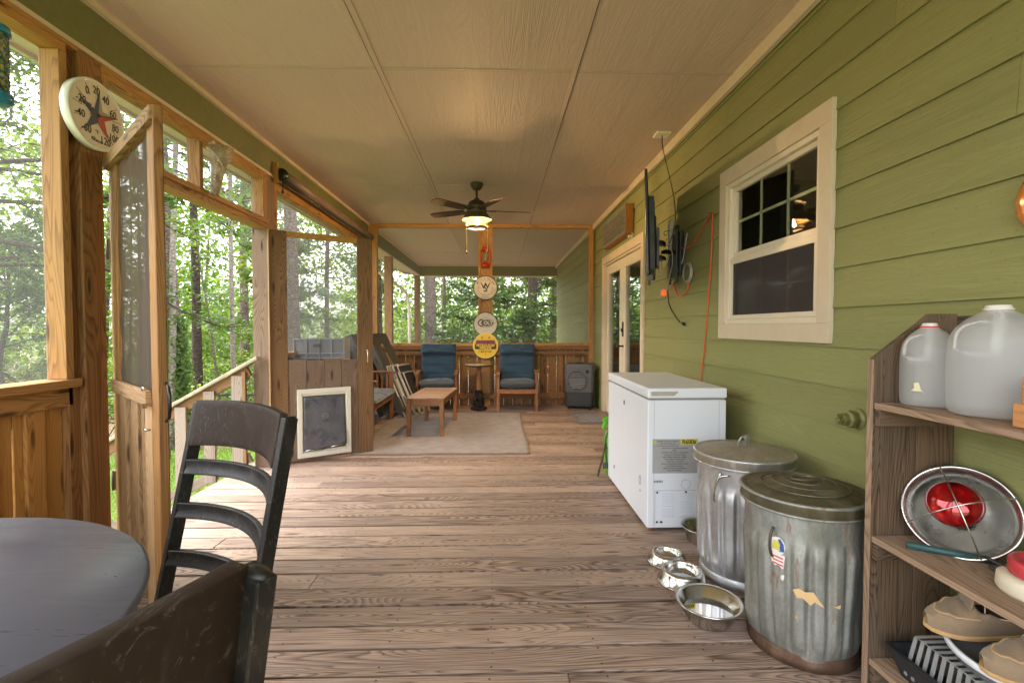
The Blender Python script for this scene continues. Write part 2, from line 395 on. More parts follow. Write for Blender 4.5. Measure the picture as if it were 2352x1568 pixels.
# deck: boards run across the porch, 5.5 in wide
mb = MB(); PITCH = .1448; y = 1.828 - 31*PITCH
while y < 12.62:
    cuts = [-2.24] + ([random.uniform(-1.6, 1.2)] if random.random() < .3 else []) + [1.53]
    for a, b in zip(cuts[:-1], cuts[1:]):
        dz = random.uniform(-.0015, .0015)
        mb.bx(a+.0015, b-.0015, y+.0062, y+PITCH-.0062, -.032+dz, dz)
    y += PITCH
struct('porch_floor', mb, 'deck', bevel=.0035)
mb = MB(); yy = 1.828 - 31*PITCH + PITCH/2
while yy < 12.5:
    for xx in np.arange(-2.05, 1.5, .405):
        for dy in (-.038, .038):
            jx, jy = xx+random.gauss(0, .006), yy+dy+random.gauss(0, .005); mb.add([(jx+.0048*math.cos(a), jy+.0048*math.sin(a), .0022) for a in (0, 1.05, 2.09, 3.14, 4.19, 5.24)], [(0, 1, 2, 3, 4, 5)], [[(0, 0)]*6])
    yy += PITCH
sc_ = link('deck_screws', mb.mesh('deck_screws'), plain('dark_screw', (.05, .035, .03), .6), bpy.data.objects['porch_floor']); sc_['kind'] = 'stuff'
mb = MB()
for yy in np.arange(-2.4, 12.6, .6): mb.bx(-2.2, 1.5, yy-.02, yy+.02, -.23, -.036)
mb.bx(-2.225, -2.195, -2.6, 12.6, -1.4, -.036); mb.bx(-2.19, 1.5, -2.64, -2.61, -1.4, -.04); mb.bx(-2.19, 1.5, 12.62, 12.65, -1.6, -.04)  # unseen skirt boards, taken to the ground to keep light from under deck
struct('joists_and_unseen_skirt', mb, 'fence')
# ground
def gz(x, y):
    base = -1.0 - .3*min(1, max(0, (math.hypot(x+1, y-3)-4)/7)) - .015*max(0, y-14)
    return base + .05*math.sin(x*.7)*math.sin(y*.55+1) + .03*math.sin(x*1.9+y*1.3)
mb = MB()
def gf(u, v):
    x = -1 + math.copysign(abs(u*2-1)**2.2, u-.5)*160; y = 6 + math.copysign(abs(v*2-1)**2.2, v-.5)*160
    return (x, y, gz(x, y))
mb.grid(gf, 90, 90)
t = NT('lawn_and_leaf_litter'); o = t.obj()
n = t.noise(o, .8, 5, .6); n2 = t.noise(o, 9, 4, .7); n3 = t.noise(o, 40, 3, .7)
grass = t.mix(n2, (.12, .21, .035), (.22, .30, .07)); grass = t.mix(t.ramp(n3, [(.35, 0.), (.7, .5)]), grass, (.06, .12, .02))
lit = t.mix(n2, (.26, .17, .125), (.13, .085, .06)); lit = t.mix(t.ramp(n3, [(.45, 0.), (.65, .6)]), lit, (.05, .09, .02))
yy = t.n('SeparateXYZ', {0: o}).outputs
dd = t.math('SUBTRACT', t.math('ADD', yy[1], t.math('MULTIPLY', n, 1.6)), 10.1)
dx = t.math('SUBTRACT', t.math('ADD', t.math('MULTIPLY', yy[0], -1.), t.math('MULTIPLY', n, 1.6)), 8.5)
fac = t.ramp(t.math('MAXIMUM', dd, dx), [(0, 0.), (.3, 1.)])
t.bump(n3, .6, .03); t.set(Base_Color=t.mix(fac, grass, lit), Roughness=.95, Specular_IOR_Level=.1); M['ground'] = t.m
struct('ground', mb, 'ground')
# ceiling panels and joint strips
mb = MB(); XJ = [-2.0, -.731, .481, 1.53]; YJ = [-1.2, .61, 3.05, 5.49, 7.93, 10.37, 12.46]
for a, b in zip(XJ[:-1], XJ[1:]):
    for c, d in zip(YJ[:-1], YJ[1:]): mb.bx(a, b, c+.0015, d-.0015, 2.83, 2.85, grain=1)
ceil = struct('ceiling', mb, 'ceiling')
mb = MB()
for x in XJ[1:3]: mb.bx(x-.016, x+.016, -1.2, 12.46, 2.822, 2.8302)
for yj in YJ[1:-1]:
    for a, b in zip(XJ[:-1], XJ[1:]): mb.bx(a+.018, b-.018, yj-.008, yj+.008, 2.8265, 2.8302)
link('joint_strip', mb.mesh('joint_strip'), 'ceiling', ceil)
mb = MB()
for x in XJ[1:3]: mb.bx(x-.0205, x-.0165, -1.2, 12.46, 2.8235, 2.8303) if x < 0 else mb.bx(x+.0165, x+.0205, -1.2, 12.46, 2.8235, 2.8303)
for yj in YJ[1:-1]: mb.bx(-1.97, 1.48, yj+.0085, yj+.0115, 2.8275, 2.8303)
link('joint_shade_strip', mb.mesh('joint_shade_strip'), plain('joint_shade', (.05, .035, .025), .9), ceil)  # solid dark strips standing in for the shadow gap beside each joint strip
mb = MB(); mb.bx(1.485, 1.512, -1.2, 12.46, 2.755, 2.83); mb.bx(-2.0, -1.972, -1.2, 12.46, 2.797, 2.83); mb.bx(-1.97, 1.48, 12.43, 12.458, 2.80, 2.83)
link('crown_trim', mb.mesh('crown_trim'), 'trim', ceil)
mb = MB(); mb.poly([(-2.52, 2.862), (-2.52, 2.98), (1.6, 4.3), (4.8, 4.3), (4.8, 2.86)], 1, -1.3, 13.1)
mb.bx(-2.145, 4.8, -1.3, 13.1, 2.852, 2.86)
struct('roof', mb, 'dark_metal')
mb = MB(); mb.bx(-2.43, -2.145, -1.3, 13.0, 2.66, 2.68); mb.bx(-2.45, -2.43, -1.3, 13.0, 2.635, 2.86)
mb.bx(-2.43, 1.53, 12.6, 12.88, 2.66, 2.68); mb.bx(-2.45, 1.55, 12.88, 12.90, 2.635, 2.86)
struct('roof_eave', mb, 'trim')

# beams
bm_ = thing('porch_beam', 'boxed olive green beam running under the ceiling along the open side and across the far end', 'beam', (-2.07, 5, 2.58))
MB().bx(-2.145, -2.0, -1.2, 12.60, 2.585, 2.83).build('side_beam', 'beam', bm_)
MB().bx(-1.998, 1.53, 12.455, 12.60, 2.56, 2.83).build('end_beam', 'beam', bm_)
MB().bx(-2.16, -1.992, -1.2, 12.61, 2.562, 2.5845).bx(-1.99, 1.53, 12.44, 12.61, 2.538, 2.5595).build('beam_trim', 'trim', bm_, .002)

# ---- left screened wall, near section
def pickets(mb, x, y0, y1, z0, z1, inner=True):
    y = y0; k = 0
    while y < y1-.02:
        mb.bx(x-.045, x-.027, y+.003, min(y+.137, y1)-.003, z0, z1-random.uniform(0, .004)); y += .14; k += 1
    y = y0+.06
    while y < y1-.05 and inner:
        mb.bx(x-.026, x-.008, y, min(y+.088, y1-.002), z0+.02, z1-.02); y += .208
wl_ = thing('screened_wall', 'orange stained pine side wall with tall screen and boards, beside the round table', 'wall', (-2.05, 0, 0))
for a, b in ((2.3975, 2.531), (-.15, -.01), (-1.2, -1.06)):
    MB().bx(-2.14, -2.0, a, b, -.9, 2.56).build('post', 'post', wl_, .006)
mb = MB(); mb.bx(-2.09, -2.0, 2.293, 2.335, .99, 2.50); mb.bx(-2.09, -2.0, .06, .10, .99, 2.50)
mb.bx(-2.09, -2.0, -.28, -.24, .99, 2.50); mb.build('stud', 'frame', wl_, .002)
MB().bx(-2.10, -2.030, 2.3355, 2.397, 0, 2.56).bx(-2.1, -2.035, -.0095, .0595, 0, 2.56).build('filler_board', 'post', wl_, .003)
mb = MB()
for a, b in ((0.06, 2.335), (-1.06, -.16)): mb.bx(-2.09, -2.0, a, b, 2.502, 2.542)
mb.bx(-2.07, -1.995, -1.06, 2.395, 2.5422, 2.5615); mb.build('top_plate', 'frame2', wl_, .002)
mb = MB()
for a, b in ((0.0, 2.36), (-1.06, -.16)):
    mb.bx(-2.12, -1.985, a, b, .950, .988); mb.bx(-2.07, -2.03, a, b, .86, .948)
    mb.bx(-2.105, -2.071, a, b, .80, .86)
mb.build('sill', 'frame', wl_, .003)
mb = MB(); pickets(mb, -2.035, 0, 2.335, -.04, .945); pickets(mb, -2.035, -1.06, -.16, -.04, .945); mb.build('picket_panel', 'frame2', wl_, .002)
MB().bx(-2.071, -2.031, 0, 2.36, .10, .19).bx(-2.071, -2.031, -1.06, -.16, .10, .19).build('bottom_rail', 'frame', wl_, .002)
mb = MB()
for a, b in ((.10, 2.293), (-1.06, -.28)): mb.bx(-2.0805, -2.079, a, b, .988, 2.502)
mb.build('insect_screen', 'screen', wl_)
# ---- doorway head with transom screens
dw = thing('door_frame', 'stained pine doorway frame with a narrow screened transom above the opening', 'door frame', (-2.05, 3.3, 0))
mb = MB(); mb.bx(-2.12, -2.0, 2.532, 4.28, 2.090, 2.130); mb.bx(-2.09, -1.985, 2.532, 4.28, 2.1302, 2.168); mb.build('header', 'frame', dw, .003)
MB().bx(-2.09, -2.0, 2.532, 4.28, 2.502, 2.5605).build('top_plate', 'frame2', dw, .002)
MB().bx(-2.085, -2.0, 3.332, 3.372, 2.169, 2.5015).bx(-2.1, -2.0, 4.21, 4.279, 2.169, 2.5015).bx(-2.085, -2.0, 2.5325, 2.57, 2.169, 2.5015).build('stud', 'frame', dw, .002)
MB().bx(-2.14, -2.0, 4.282, 4.422, -1.3, 2.5615).build('post', 'doorboard', dw, .006)
MB().bx(-1.999, -1.988, 4.266, 4.2795, 0.01, 2.09).build('door_stop', 'pale', dw)
MB().bx(-2.0705, -2.069, 2.57, 3.332, 2.168, 2.502).bx(-2.0705, -2.069, 3.372, 4.21, 2.168, 2.502).build('insect_screen', 'screen', dw)
# ---- left wall, far section
wf = thing('screened_wall', 'screened side wall beyond the dog door, under the roller shade', 'wall', (-2.05, 6, 0))
MB().bx(-2.09, -2.0, 4.4225, 4.474, .99, 2.4695).bx(-2.09, -2.0, 7.46, 7.50, .99, 2.4695).build('stud', 'frame', wf, .002)
MB().bx(-2.09, -2.0, 4.4225, 7.50, 2.47, 2.5615).build('top_plate', 'frame2', wf, .002)
MB().bx(-2.12, -1.985, 4.4225, 7.50, .950, .988).bx(-2.07, -2.03, 4.4225, 7.5, .86, .948).build('sill', 'fence', wf, .003)
mb = MB(); pickets(mb, -2.035, 4.4225, 7.5, -.04, .945); mb.build('picket_panel', 'fence', wf, .002)
MB().bx(-2.0805, -2.079, 4.474, 7.46, .988, 2.47).build('insect_screen', 'screen', wf)
# ---- end partition
ep = thing('screened_partition', 'pine framed screen partition with picket base behind the two blue chairs', 'partition', (-.2, 7.56, 0))
Y = 7.54
MB().bx(-1.998, 1.502, Y, Y+.09, 2.782, 2.8295).build('top_rail', 'frame2', ep, .003)
MB().bx(-1.998, -1.865, Y+.002, Y+.088, 0, 2.7815).build('side_stud', 'frame', ep, .003)
MB().bx(1.438, 1.502, Y+.002, Y+.088, 0, 2.7815).build('side_stud', 'frame2', ep, .003)
MB().bx(-.262, -.118, Y+.03, Y+.17, 0, 2.7815).build('post', 'frame', ep, .005)
MB().bx(-.300, -.263, Y, Y+.09, .99, 2.7815).bx(-.117, -.078, Y, Y+.09, .99, 2.7815).build('mullion', 'frame2', ep, .003)
MB().bx(-1.86, -.3005, Y-.01, Y+.10, .945, .985).bx(-.0775, 1.437, Y-.01, Y+.10, .945, .985).bx(-.3, -.078, Y-.012, Y+.028, .945, .985).build('sill', 'frame2', ep, .003)
MB().bx(-1.86, 1.437, Y-.005, Y+.028, .885, .944).bx(-1.86, 1.437, Y-.003, Y+.035, .80, .86).bx(-1.86, 1.437, Y-.005, Y+.03, .115, .20).build('rail', 'fence', ep, .003)
mb = MB(); x = -1.865; k = 0
while x < 1.43:
    mb.bx(x+.0045, min(x+.1355, 1.437), Y+.065, Y+.085, -.03, .944)
    if k % 3 != 1: mb.bx(x+.02+.03*(k % 2), x+.10+.03*(k % 2), Y+.036, Y+.054, .02, .90)
    x += .14; k += 1
mb.build('picket_panel', 'fence', ep, .002)
MB().bx(-1.865, -.3, Y+.060, Y+.0615, .985, 2.782).bx(-.078, 1.438, Y+.060, Y+.0615, .985, 2.782).build('insect_screen', 'screen_faint', ep)
# ---- open porch beyond
for i, (x, y, lab) in enumerate(((-2.13, 9.15, 'square brown porch post, first one beyond the screen partition'), (-2.14, 12.46, 'square brown porch post at the far outer corner'))):
    o = MB().bx(x, x+.14, y, y+.14, -1.6, 2.56).build('porch_post', 'post' if i == 0 else 'door', None, .005); tag(o, lab, 'post', 'posts of the open porch')
ds = thing('downspout', 'cream metal downspout curving down outside the far corner post', 'downspout', (-2.36, 12.3, 2.5))
MB().tube([(-2.50, 9.8, 2.73), (-2.50, 9.85, 2.5), (-2.45, 10.2, 2.36), (-2.33, 11.6, 2.2), (-2.27, 12.1, 2.08), (-2.25, 12.3, 1.9), (-2.25, 12.36, 1.5), (-2.25, 12.36, -1)], .038, 8).build('pipe', 'cream', ds)
MB().bx(-2.30, -2.14, 12.40, 12.405, 1.2, 1.24).build('strap', 'cream', ds)
g = MB().bx(-2.55, -2.452, -1.3, 12.9, 2.74, 2.86).build('gutter', 'cream'); tag(g, 'cream gutter along the outer edge of the porch eave', 'gutter')

# ---------------------------------------------------------------- HOUSE WALL
hw = thing('house_wall', 'green lap siding house wall with a cream window and french door', 'wall', (1.6, 4, 0))
OP = [(2.20, 3.21, 1.20, 2.22), (5.02, 6.90, -.2, 2.18)]   # window, door
mb = MB(); z0 = 1.319 - .1775*8; k = 0
rows = []
while z0 < 2.83:
    z1 = z0+.1775; far = []
    for seg in ((-2.7, 7.60, 'n'), (7.60, 12.455, 'f')):
        ys = [seg[0]] + sorted(seg[0] + (k*1.37 % 3.66) + 3.66*i for i in range(4) if seg[0] < seg[0]+(k*1.37 % 3.66)+3.66*i < seg[1]-.2) + [seg[1]]
        for a, b in zip(ys[:-1], ys[1:]):
            a += .001; b -= .001; pcs = [(a, b, z0, z1)]
            for (oa, ob, oz0, oz1) in OP:
                nw = []
                for (p, q, r_, s_) in pcs:
                    if q <= oa or p >= ob or s_ <= oz0 or r_ >= oz1: nw.append((p, q, r_, s_)); continue
                    if p < oa: nw.append((p, oa, r_, s_))
                    if q > ob: nw.append((ob, q, r_, s_))
                    if r_ < oz0: nw.append((max(p, oa), min(q, ob), r_, oz0))
                    if s_ > oz1: nw.append((max(p, oa), min(q, ob), oz1, s_))
                pcs = nw
            rn = random.random()
            for (p, q, r_, s_) in pcs:
                s2 = min(s_ + (.012 if s_ == z1 else 0), 2.829)
                if s2-r_ > .004: rows.append((seg[2], p, q, r_, s2, z0, z1, rn))
    z0 = z1; k += 1
for fl, nm, mt in (('n', 'siding', 'siding'), ('f', 'far_siding', 'siding')):
    mb = MB()
    for (s_, p, q, r_, s2, a, b, rn) in rows:
        if s_ == fl: mb.bx(1.530, 1.538, p, q, r_, s2, rot=(0, R(3.9), 0), piv=(1.534, 0, (a+b)/2), rn=rn)
    mb.build(nm, mt, hw)
mb = MB(); mb.bx(1.545, 1.62, -2.7, 2.2, -1.2, 2.83); mb.bx(1.545, 1.62, 3.21, 5.02, -1.2, 2.83); mb.bx(1.545, 1.62, 6.9, 12.5, -1.2, 2.83)
mb.bx(1.545, 1.62, 2.2, 3.21, -1.2, 1.2); mb.bx(1.545, 1.62, 2.2, 3.21, 2.22, 2.83); mb.bx(1.545, 1.62, 5.02, 6.9, 2.18, 2.83); mb.bx(1.545, 1.62, 5.02, 6.9, -1.2, 0)
mb.bx(1.622, 4.8, 12.46, 12.5, -1.5, 2.83)
mb.build('sheathing', 'beam', hw)
mb = MB(); mb.bx(1.63, 4.7, -1, 8.5, -.03, 0.0); mb.bx(1.63, 4.7, -1, 8.5, 2.5, 2.52); mb.bx(4.68, 4.7, -1, 8.5, 0, 2.5); mb.bx(1.63, 4.68, -1.02, -1, 0, 2.5); mb.bx(1.63, 4.68, 8.5, 8.52, 0, 2.5); mb.bx(1.63, 4.67, 4.1, 4.15, 0, 2.49)
mb.build('interior_wall', plain('interior_paint', (.22, .17, .13), .8), hw)
# window
c = MB(); ya, yb, za, zb = 2.153, 3.255, 1.157, 2.267; W = .10
c.bx(1.506, 1.53, ya, yb, zb-W, zb); c.bx(1.506, 1.53, ya, yb, za, za+.095); c.bx(1.5065, 1.53, ya, ya+.088, za+.0955, zb-W-.0005); c.bx(1.5065, 1.53, yb-.088, yb, za+.0955, zb-W-.0005)
win = c.build('window', 'trim', hw, .002)
ya += .088; yb -= .088; za += .095; zb -= .10; zm = 1.68
f = MB(); X = 1.532
f.bx(X-.012, X+.04, ya, yb, zb-.03, zb); f.bx(X-.012, X+.04, ya, yb, za, za+.03); f.bx(X-.0125, X+.04, ya, ya+.032, za+.0305, zb-.0305); f.bx(X-.0125, X+.04, yb-.032, yb, za+.0305, zb-.0305)
f.build('window_frame', 'vinyl', win, .002)
f = MB(); a, b = ya+.033, yb-.033
f.bx(X+.012, X+.036, a, b, zm-.005, zm+.035); f.bx(X+.012, X+.036, a, b, zb-.06, zb-.031); f.bx(X+.012, X+.036, a, a+.03, zm+.0355, zb-.0605); f.bx(X+.012, X+.036, b-.03, b, zm+.0355, zb-.0605)
f.build('upper_sash', 'vinyl', win, .002)
f = MB()
f.bx(X-.004, X+.011, a, b, zm-.04, zm+.0); f.bx(X-.004, X+.011, a, b, za+.031, za+.058); f.bx(X-.004, X+.011, a, a+.022, za+.0585, zm-.0405); f.bx(X-.004, X+.011, b-.022, b, za+.0585, zm-.0405)
f.build('lower_sash', 'vinyl', win, .002)
MB().bx(X+.028, X+.030, a+.02, b-.02, zm+.03, zb-.05).build('pane', 'glass', win)
MB().bx(X+.024, X+.026, a+.02, b-.02, za+.05, zm-.02).build('pane', 'glass', win)
MB().bx(X+.0055, X+.0065, a+.022, b-.022, za+.058, zm-.04).build('window_screen', screen_mat('window_screen', .55, (.15, .13, .125)), win)
f = MB(); hh = (b-a-.06)/3
for k in (1, 2): f.bx(X+.0305, X+.038, a+.03+hh*k-.008, a+.03+hh*k+.008, zm+.03, zb-.05)
f.bx(X+.0305, X+.0375, a+.03, b-.03, (zm+zb)/2-.018, (zm+zb)/2-.002)
for k in (1, 2): f.bx(X+.0265, X+.033, a+.02+hh*k-.007, a+.02+hh*k+.007, za+.055, zm-.03)
f.bx(X+.0265, X+.0325, a+.02, b-.02, (za+zm)/2-.004, (za+zm)/2+.010); f.build('muntin', 'vinyl', win)
# french door
c = MB(); ya, yb, zt = 4.968, 6.95, 2.225
c.bx(1.506, 1.53, ya, yb, zt-.10, zt); c.bx(1.5065, 1.53, ya, ya+.095, 0.002, zt-.1005); c.bx(1.5065, 1.53, yb-.095, yb, .002, zt-.1005)
c.bx(1.5305, 1.60, ya+.07, ya+.095, 0.002, zt-.10); c.bx(1.5305, 1.60, yb-.095, yb-.07, .002, zt-.10); c.bx(1.5305, 1.60, ya+.0955, yb-.0955, zt-.125, zt-.10)
dr = c.build('french_door', 'trim', hw, .002)
for (a, b, nm) in ((ya+.10, (ya+yb)/2-.005, 0), ((ya+yb)/2+.005, yb-.10, 1)):
    f = MB(); st = .125; X0 = 1.56; X1 = 1.60
    f.bx(X0, X1, a, a+st, .03, 2.095); f.bx(X0, X1, b-st, b, .03, 2.095); f.bx(X0, X1, a+st, b-st, 1.97, 2.095); f.bx(X0, X1, a+st, b-st, .03, .27)
    for q in (a+st, b-st): f.bx(X0-.010, X0+.006, q-.012 if q < (a+b)/2 else q-.008, q+.008 if q < (a+b)/2 else q+.012, .27, 1.97)
    f.build('door_leaf', 'vinyl', dr, .003)
    MB().bx(X0+.018, X0+.022, a+st-.01, b-st+.01, .26, 1.98).build('door_glass', 'glass', dr)
MB().bx(1.552, 1.5595, 5.945, 5.975, .002+.0, .0025).bx(1.545, 1.5598, 5.93, 5.96, 1.12, 1.30).tube([(1.5598, 5.945, 1.0), (1.51, 5.945, 1.0), (1.505, 5.96, 1.0), (1.505, 6.04, .995)], .011, 8).lathe([(.028, 0), (.028, .012)], (1.548, 5.945, .995), 16).tube([(1.556, 5.945, 1.2), (1.53, 5.945, 1.2)], .022, 12).build('door_handle', 'black', dr)
MB().bx(1.38, 1.56, ya+.0, yb, .0015, .028).build('threshold', 'grey_wood', dr, .004)
# capped hose fitting
sp = MB(frame((0, -1, 0), (0, 0, 1), (-1, 0, 0), (1.531, 1.987, .843)))
sp.lathe([(.044, 0), (.044, .012), (.034, .016), (.034, .03), (.038, .034), (.038, .05), (.026, .054), (.026, .075)], seg=8, smooth=False); sp.lathe([(.04, -.002), (.046, .0), (.046, .01), (.03, .014)], seg=24)
for k in range(4): sp.bx(.004, .022, -.006, .006, .075, .10, rot=(0, 0, k*PI/2), piv=(0, 0, .09))
sp.build('hose_fitting', plain('olive_fitting', (.22, .21, .075), .45, .2), hw, .002)

# ---------------------------------------------------------------- SCREEN DOORS  (local: x along the leaf from the hinge, y = away from camera side, z up)
def screen_door(label, loc, rz, L, H, pet, mats, drape):
    d = thing('screen_door', label, 'door', loc, rz); ms, mb_, msc = mats; sw = .145; bh = .946-.02; th = .024
    MB().bx(0, sw, 0, th, 0, H).build('stile', ms, d, .002, world=False)
    MB().bx(L-sw, L, 0, th, 0, H).build('stile', ms, d, .002, world=False)
    MB().bx(sw+.0005, L-sw-.0005, 0, th, H-.052, H).build('top_rail', ms if drape else 'frame2', d, .002, world=False)
    b = MB(); n = 5 if drape else 4; bw = (L-2*sw)/n
    if drape: MB().bx(sw-.03, L-sw+.03, .018, .0235, .006, bh-.01).build('gap_shade_board', plain('gap_shade_dark', (.06, .035, .018), .9), d, world=False)  # dark sheet added behind the boards so their gaps read as shade
    for k in range(n): b.bx(sw+k*bw+(.004 if drape else .002), sw+(k+1)*bw-(.004 if drape else .002), (.011 if k % 2 else -.001) if drape else .006, .0175 if drape else .022, .004, bh-(.012 if k % 2 else 0)*(not drape))
    b.build('lower_board', mb_, d, .002, world=False)
    if drape:
        MB().bx(sw-.06, L-sw+.0, -.022, -.001, bh-.03, bh+.03).build('mid_rail', 'pale', d, .002, world=False)
        MB().bx(0, L, -.022, -.001, H-.055, H+.002).build('cap_rail', 'pale', d, .002, world=False)
        MB().bx(L-.0, L+.016, -.012, th-.006, 0, H).build('edge_strip', 'post', d, .002, world=False)
    g = MB()
    if drape:
        def fn(u, v):
            s = 1-v; amp = .028*math.sin(min(1, u*1.1)*PI)*(1-.5*v)
            x = sw-.005+(L-2*sw+.01)*u; ph = (x + .16*s*s)*42
            return (x, .012 + amp*(.5+.5*math.sin(ph)) + .02*math.sin(u*PI)*s*s + .004*math.sin(ph*2.3+s*3), bh-.02+(H-.05-bh+.04)*v)
        g.grid(fn, 70, 30)
    else:
        g.bx(sw-.005, L-sw+.005, .0142, .0152, bh-.005, H-.045)
    g.build('insect_screen', msc, d, world=False)
    if pet:
        x0, x1, z0, z1 = .215, .69, .028, .655; bw = .042
        f = MB()
        f.bx(x0, x1, -.018, .005, z1-bw, z1); f.bx(x0, x1, -.018, .005, z0, z0+bw); f.bx(x0, x0+bw, -.0178, .005, z0+bw+.0003, z1-bw-.0003); f.bx(x1-bw, x1, -.0178, .005, z0+bw+.0003, z1-bw-.0003)
        i = bw; f.bx(x0+i, x1-i, -.008, .004, z1-i-.022, z1-i-.0005); f.bx(x0+i, x0+i+.008, -.008, .004, z0+i, z1-i-.023); f.bx(x1-i-.008, x1-i, -.008, .004, z0+i, z1-i-.023); f.bx(x0+i, x1-i, -.008, .004, z0+i+.0005, z0+i+.018)
        pf = f.build('pet_door_frame', 'cream', d, .005, world=False)
        t = NT('smoky_vinyl_flap'); o = t.obj(); n1 = t.noise(o, 6, 6, .7); n2 = t.noise(o, 45, 4, .7)
        c = t.mix(t.ramp(n1, [(.3, 0.), (.7, 1.)]), (.045, .05, .072), (.125, .12, .125)); c = t.mix(t.ramp(n2, [(.5, 0.), (.8, .5)]), c, (.20, .20, .24))
        t.set(Base_Color=c, Roughness=t.ramp(n1, [(.3, .18), (.7, .45)]), Specular_IOR_Level=.7)
        def ff(u, v):
            s = 1-v; return (x0+i+.009+(x1-x0-2*i-.018)*u, -.0095 - .022*s*s*(u**3) - .008*math.sin(u*PI)*s + .004*math.sin(5*u+3*v), z0+i+.022+(.03*max(0, u-.5)*2)*s + (z1-z0-2*i-.05)*v - .01*(u < .5)*s)
        fl = MB().grid(ff, 16, 16).build('flap', t.m, d, 0, 0, .004, world=False)
        q = MB(); q.tube([(x0+i+.02, -.016, z0+i+.024), (x0+i+.17, -.018, z0+i+.024)], .004, 6); q.tube([(x0+i+.24, -.022, z0+i+.033), (x1-i-.03, -.034, z0+i+.05)], .004, 6)
        q.build('flap_magnet', 'steel', d, world=False)
        q = MB(frame((1, 0, 0), (0, 0, 1), (0, -1, 0), ((x0+x1)/2, -.0245, .40)))
        q.tube([(.028*math.cos(a), .028*math.sin(a), 0) for a in np.linspace(0, 2*PI, 24, endpoint=False)], .0015, 4, closed=True)
        q.tube([(.021*math.cos(a), .021*math.sin(a), 0) for a in np.linspace(0, 2*PI, 24, endpoint=False)], .001, 4, closed=True)
        q.tube([(.012*math.cos(a), .012*math.sin(a)*.6, 0) for a in np.linspace(.6, 5.6, 14)], .0018, 4)
        q.build('flap_emblem', plain('grey_print', (.34, .34, .38), .5), d, world=False)
    return d
dR = screen_door('weathered screen door with cream framed dog flap, swung in over the rug side', (-2.0, 4.290, .012), R(31.3), .909, 2.075, True, ('door', 'doorboard', 'screen'), False)
dL = screen_door('tall pine screen door with sagging loose mesh, hinged by the thermometer post', (-1.998, 2.560, .012), R(-43.0), .922, 2.075, False, ('frame', 'pale', 'screen_dark'), True)
# door hardware
q = MB(); q.tube([(.845, -.004, 1.0), (.845, -.04, 1.0), (.845, -.046, .97), (.845, -.046, .90), (.845, -.04, .87), (.845, -.004, .87)], .006, 8); q.lathe([(.012, 0), (.012, .004)], (.845, -.004, 1.0), 10)
q.build('door_handle', 'steel', dR, world=False)
q = MB(); q.tube([(.937, .012, 1.0), (.974, .012, .985), (.989, .012, .95), (.989, .012, .90), (.974, .012, .865), (.937, .012, .85)], .006, 8)
q.build('door_handle', 'black', dL, world=False)
q = MB(); q.tube([(.80, -.024, .97), (.80, -.038, .97)], .008, 8); q.tube([(.80, -.012, .80), (.80, -.028, .80), (.785, -.028, .803)], .005, 6); q.bx(.795, .808, -.036, -.024, .89, .91)
q.build('hook_latch', 'steel', dL, world=False)
for dd_ in (dL,):
    for zz in (1.62, .42): 
        h = MB().bx(-.022, .002, -.006, .010, zz-.05, zz+.05).tube([(-.010, -.01, zz-.052), (-.010, -.01, zz+.052)], .006, 8).build('hinge', plain('dull_steel', (.25, .22, .18), .45, .8) if 'hinge' not in M else M['hinge'], dd_, world=False)
        M['hinge'] = h.data.materials[0]

# ================================================================ THINGS HANGING UP
# ceiling fan with lantern light
fx, fy = -.231, 5.42
fan = thing('ceiling_fan', 'bronze ceiling fan with a lit lantern glass under its bell shade', 'ceiling fan', (fx, fy, 2.83))
MB().lathe([(.001, 0), (.072, 0), (.072, -.012), (.062, -.045), (.038, -.072), (.018, -.078)], (fx, fy, 2.829)).build('canopy', 'dark_metal', fan)
MB().tube([(fx, fy, 2.76), (fx, fy, 2.64)], .0125, 12).lathe([(.03, 0), (.03, -.03)], (fx, fy, 2.665), 16).build('downrod', 'dark_metal', fan)
MB().lathe([(.02, 2.64), (.065, 2.636), (.092, 2.615), (.098, 2.585), (.108, 2.58), (.108, 2.565), (.102, 2.56), (.110, 2.545), (.112, 2.50), (.10, 2.49)], (fx, fy, 0), 40).build('motor_housing', 'dark_metal', fan)
MB().lathe([(.10, 2.502), (.118, 2.495), (.165, 2.432), (.167, 2.426), (.162, 2.427), (.112, 2.488)], (fx, fy, 0), 48).build('bell_shade', plain('warm_bronze', (.16, .12, .08), .5, .4), fan)
for k in range(5):
    a = R(8 + 72*k); Mx = T(fx, fy, 2.532, 0, 0, a) @ T(0, 0, 0, R(11))
    b = MB(Mx); pts = [(.15, -.05), (.22, -.062), (.55, -.068), (.60, -.05), (.615, 0), (.60, .05), (.55, .068), (.22, .062), (.15, .05)]
    b.poly(pts, 2, -.003, .003); b.build('blade', wood('dark_blade', (.11, .07, .045), (.045, .028, .018), 8) if k == 0 else M['blade'], fan, .001)
    if k == 0: M['blade'] = bpy.data.materials['dark_blade']
    MB(T(fx, fy, 2.528, 0, 0, a)).bx(.10, .22, -.018, .018, -.004, .002).build('blade_arm', 'dark_metal', fan, .001)
g = MB(); g.cap = False; g.lathe([(.093, 2.475), (.100, 2.335)], (fx, fy, 0), 40)
t = NT('seeded_amber_glass'); tr = t.n('BsdfTransparent', {'Color': (1, .88, .70, 1)}); tl = t.n('BsdfTranslucent', {'Color': (1, .78, .5, 1)}); em = t.n('Emission', {'Color': (1, .50, .20, 1), 'Strength': .028})
m1 = t.n('MixShader', {0: .008, 1: tr.outputs[0], 2: tl.outputs[0]}); m2 = t.n('AddShader', {0: m1.outputs[0], 1: em.outputs[0]}); t.l(m2.outputs[0], t.out.inputs[0])
g.build('lantern_glass', t.m, fan)
q = MB()
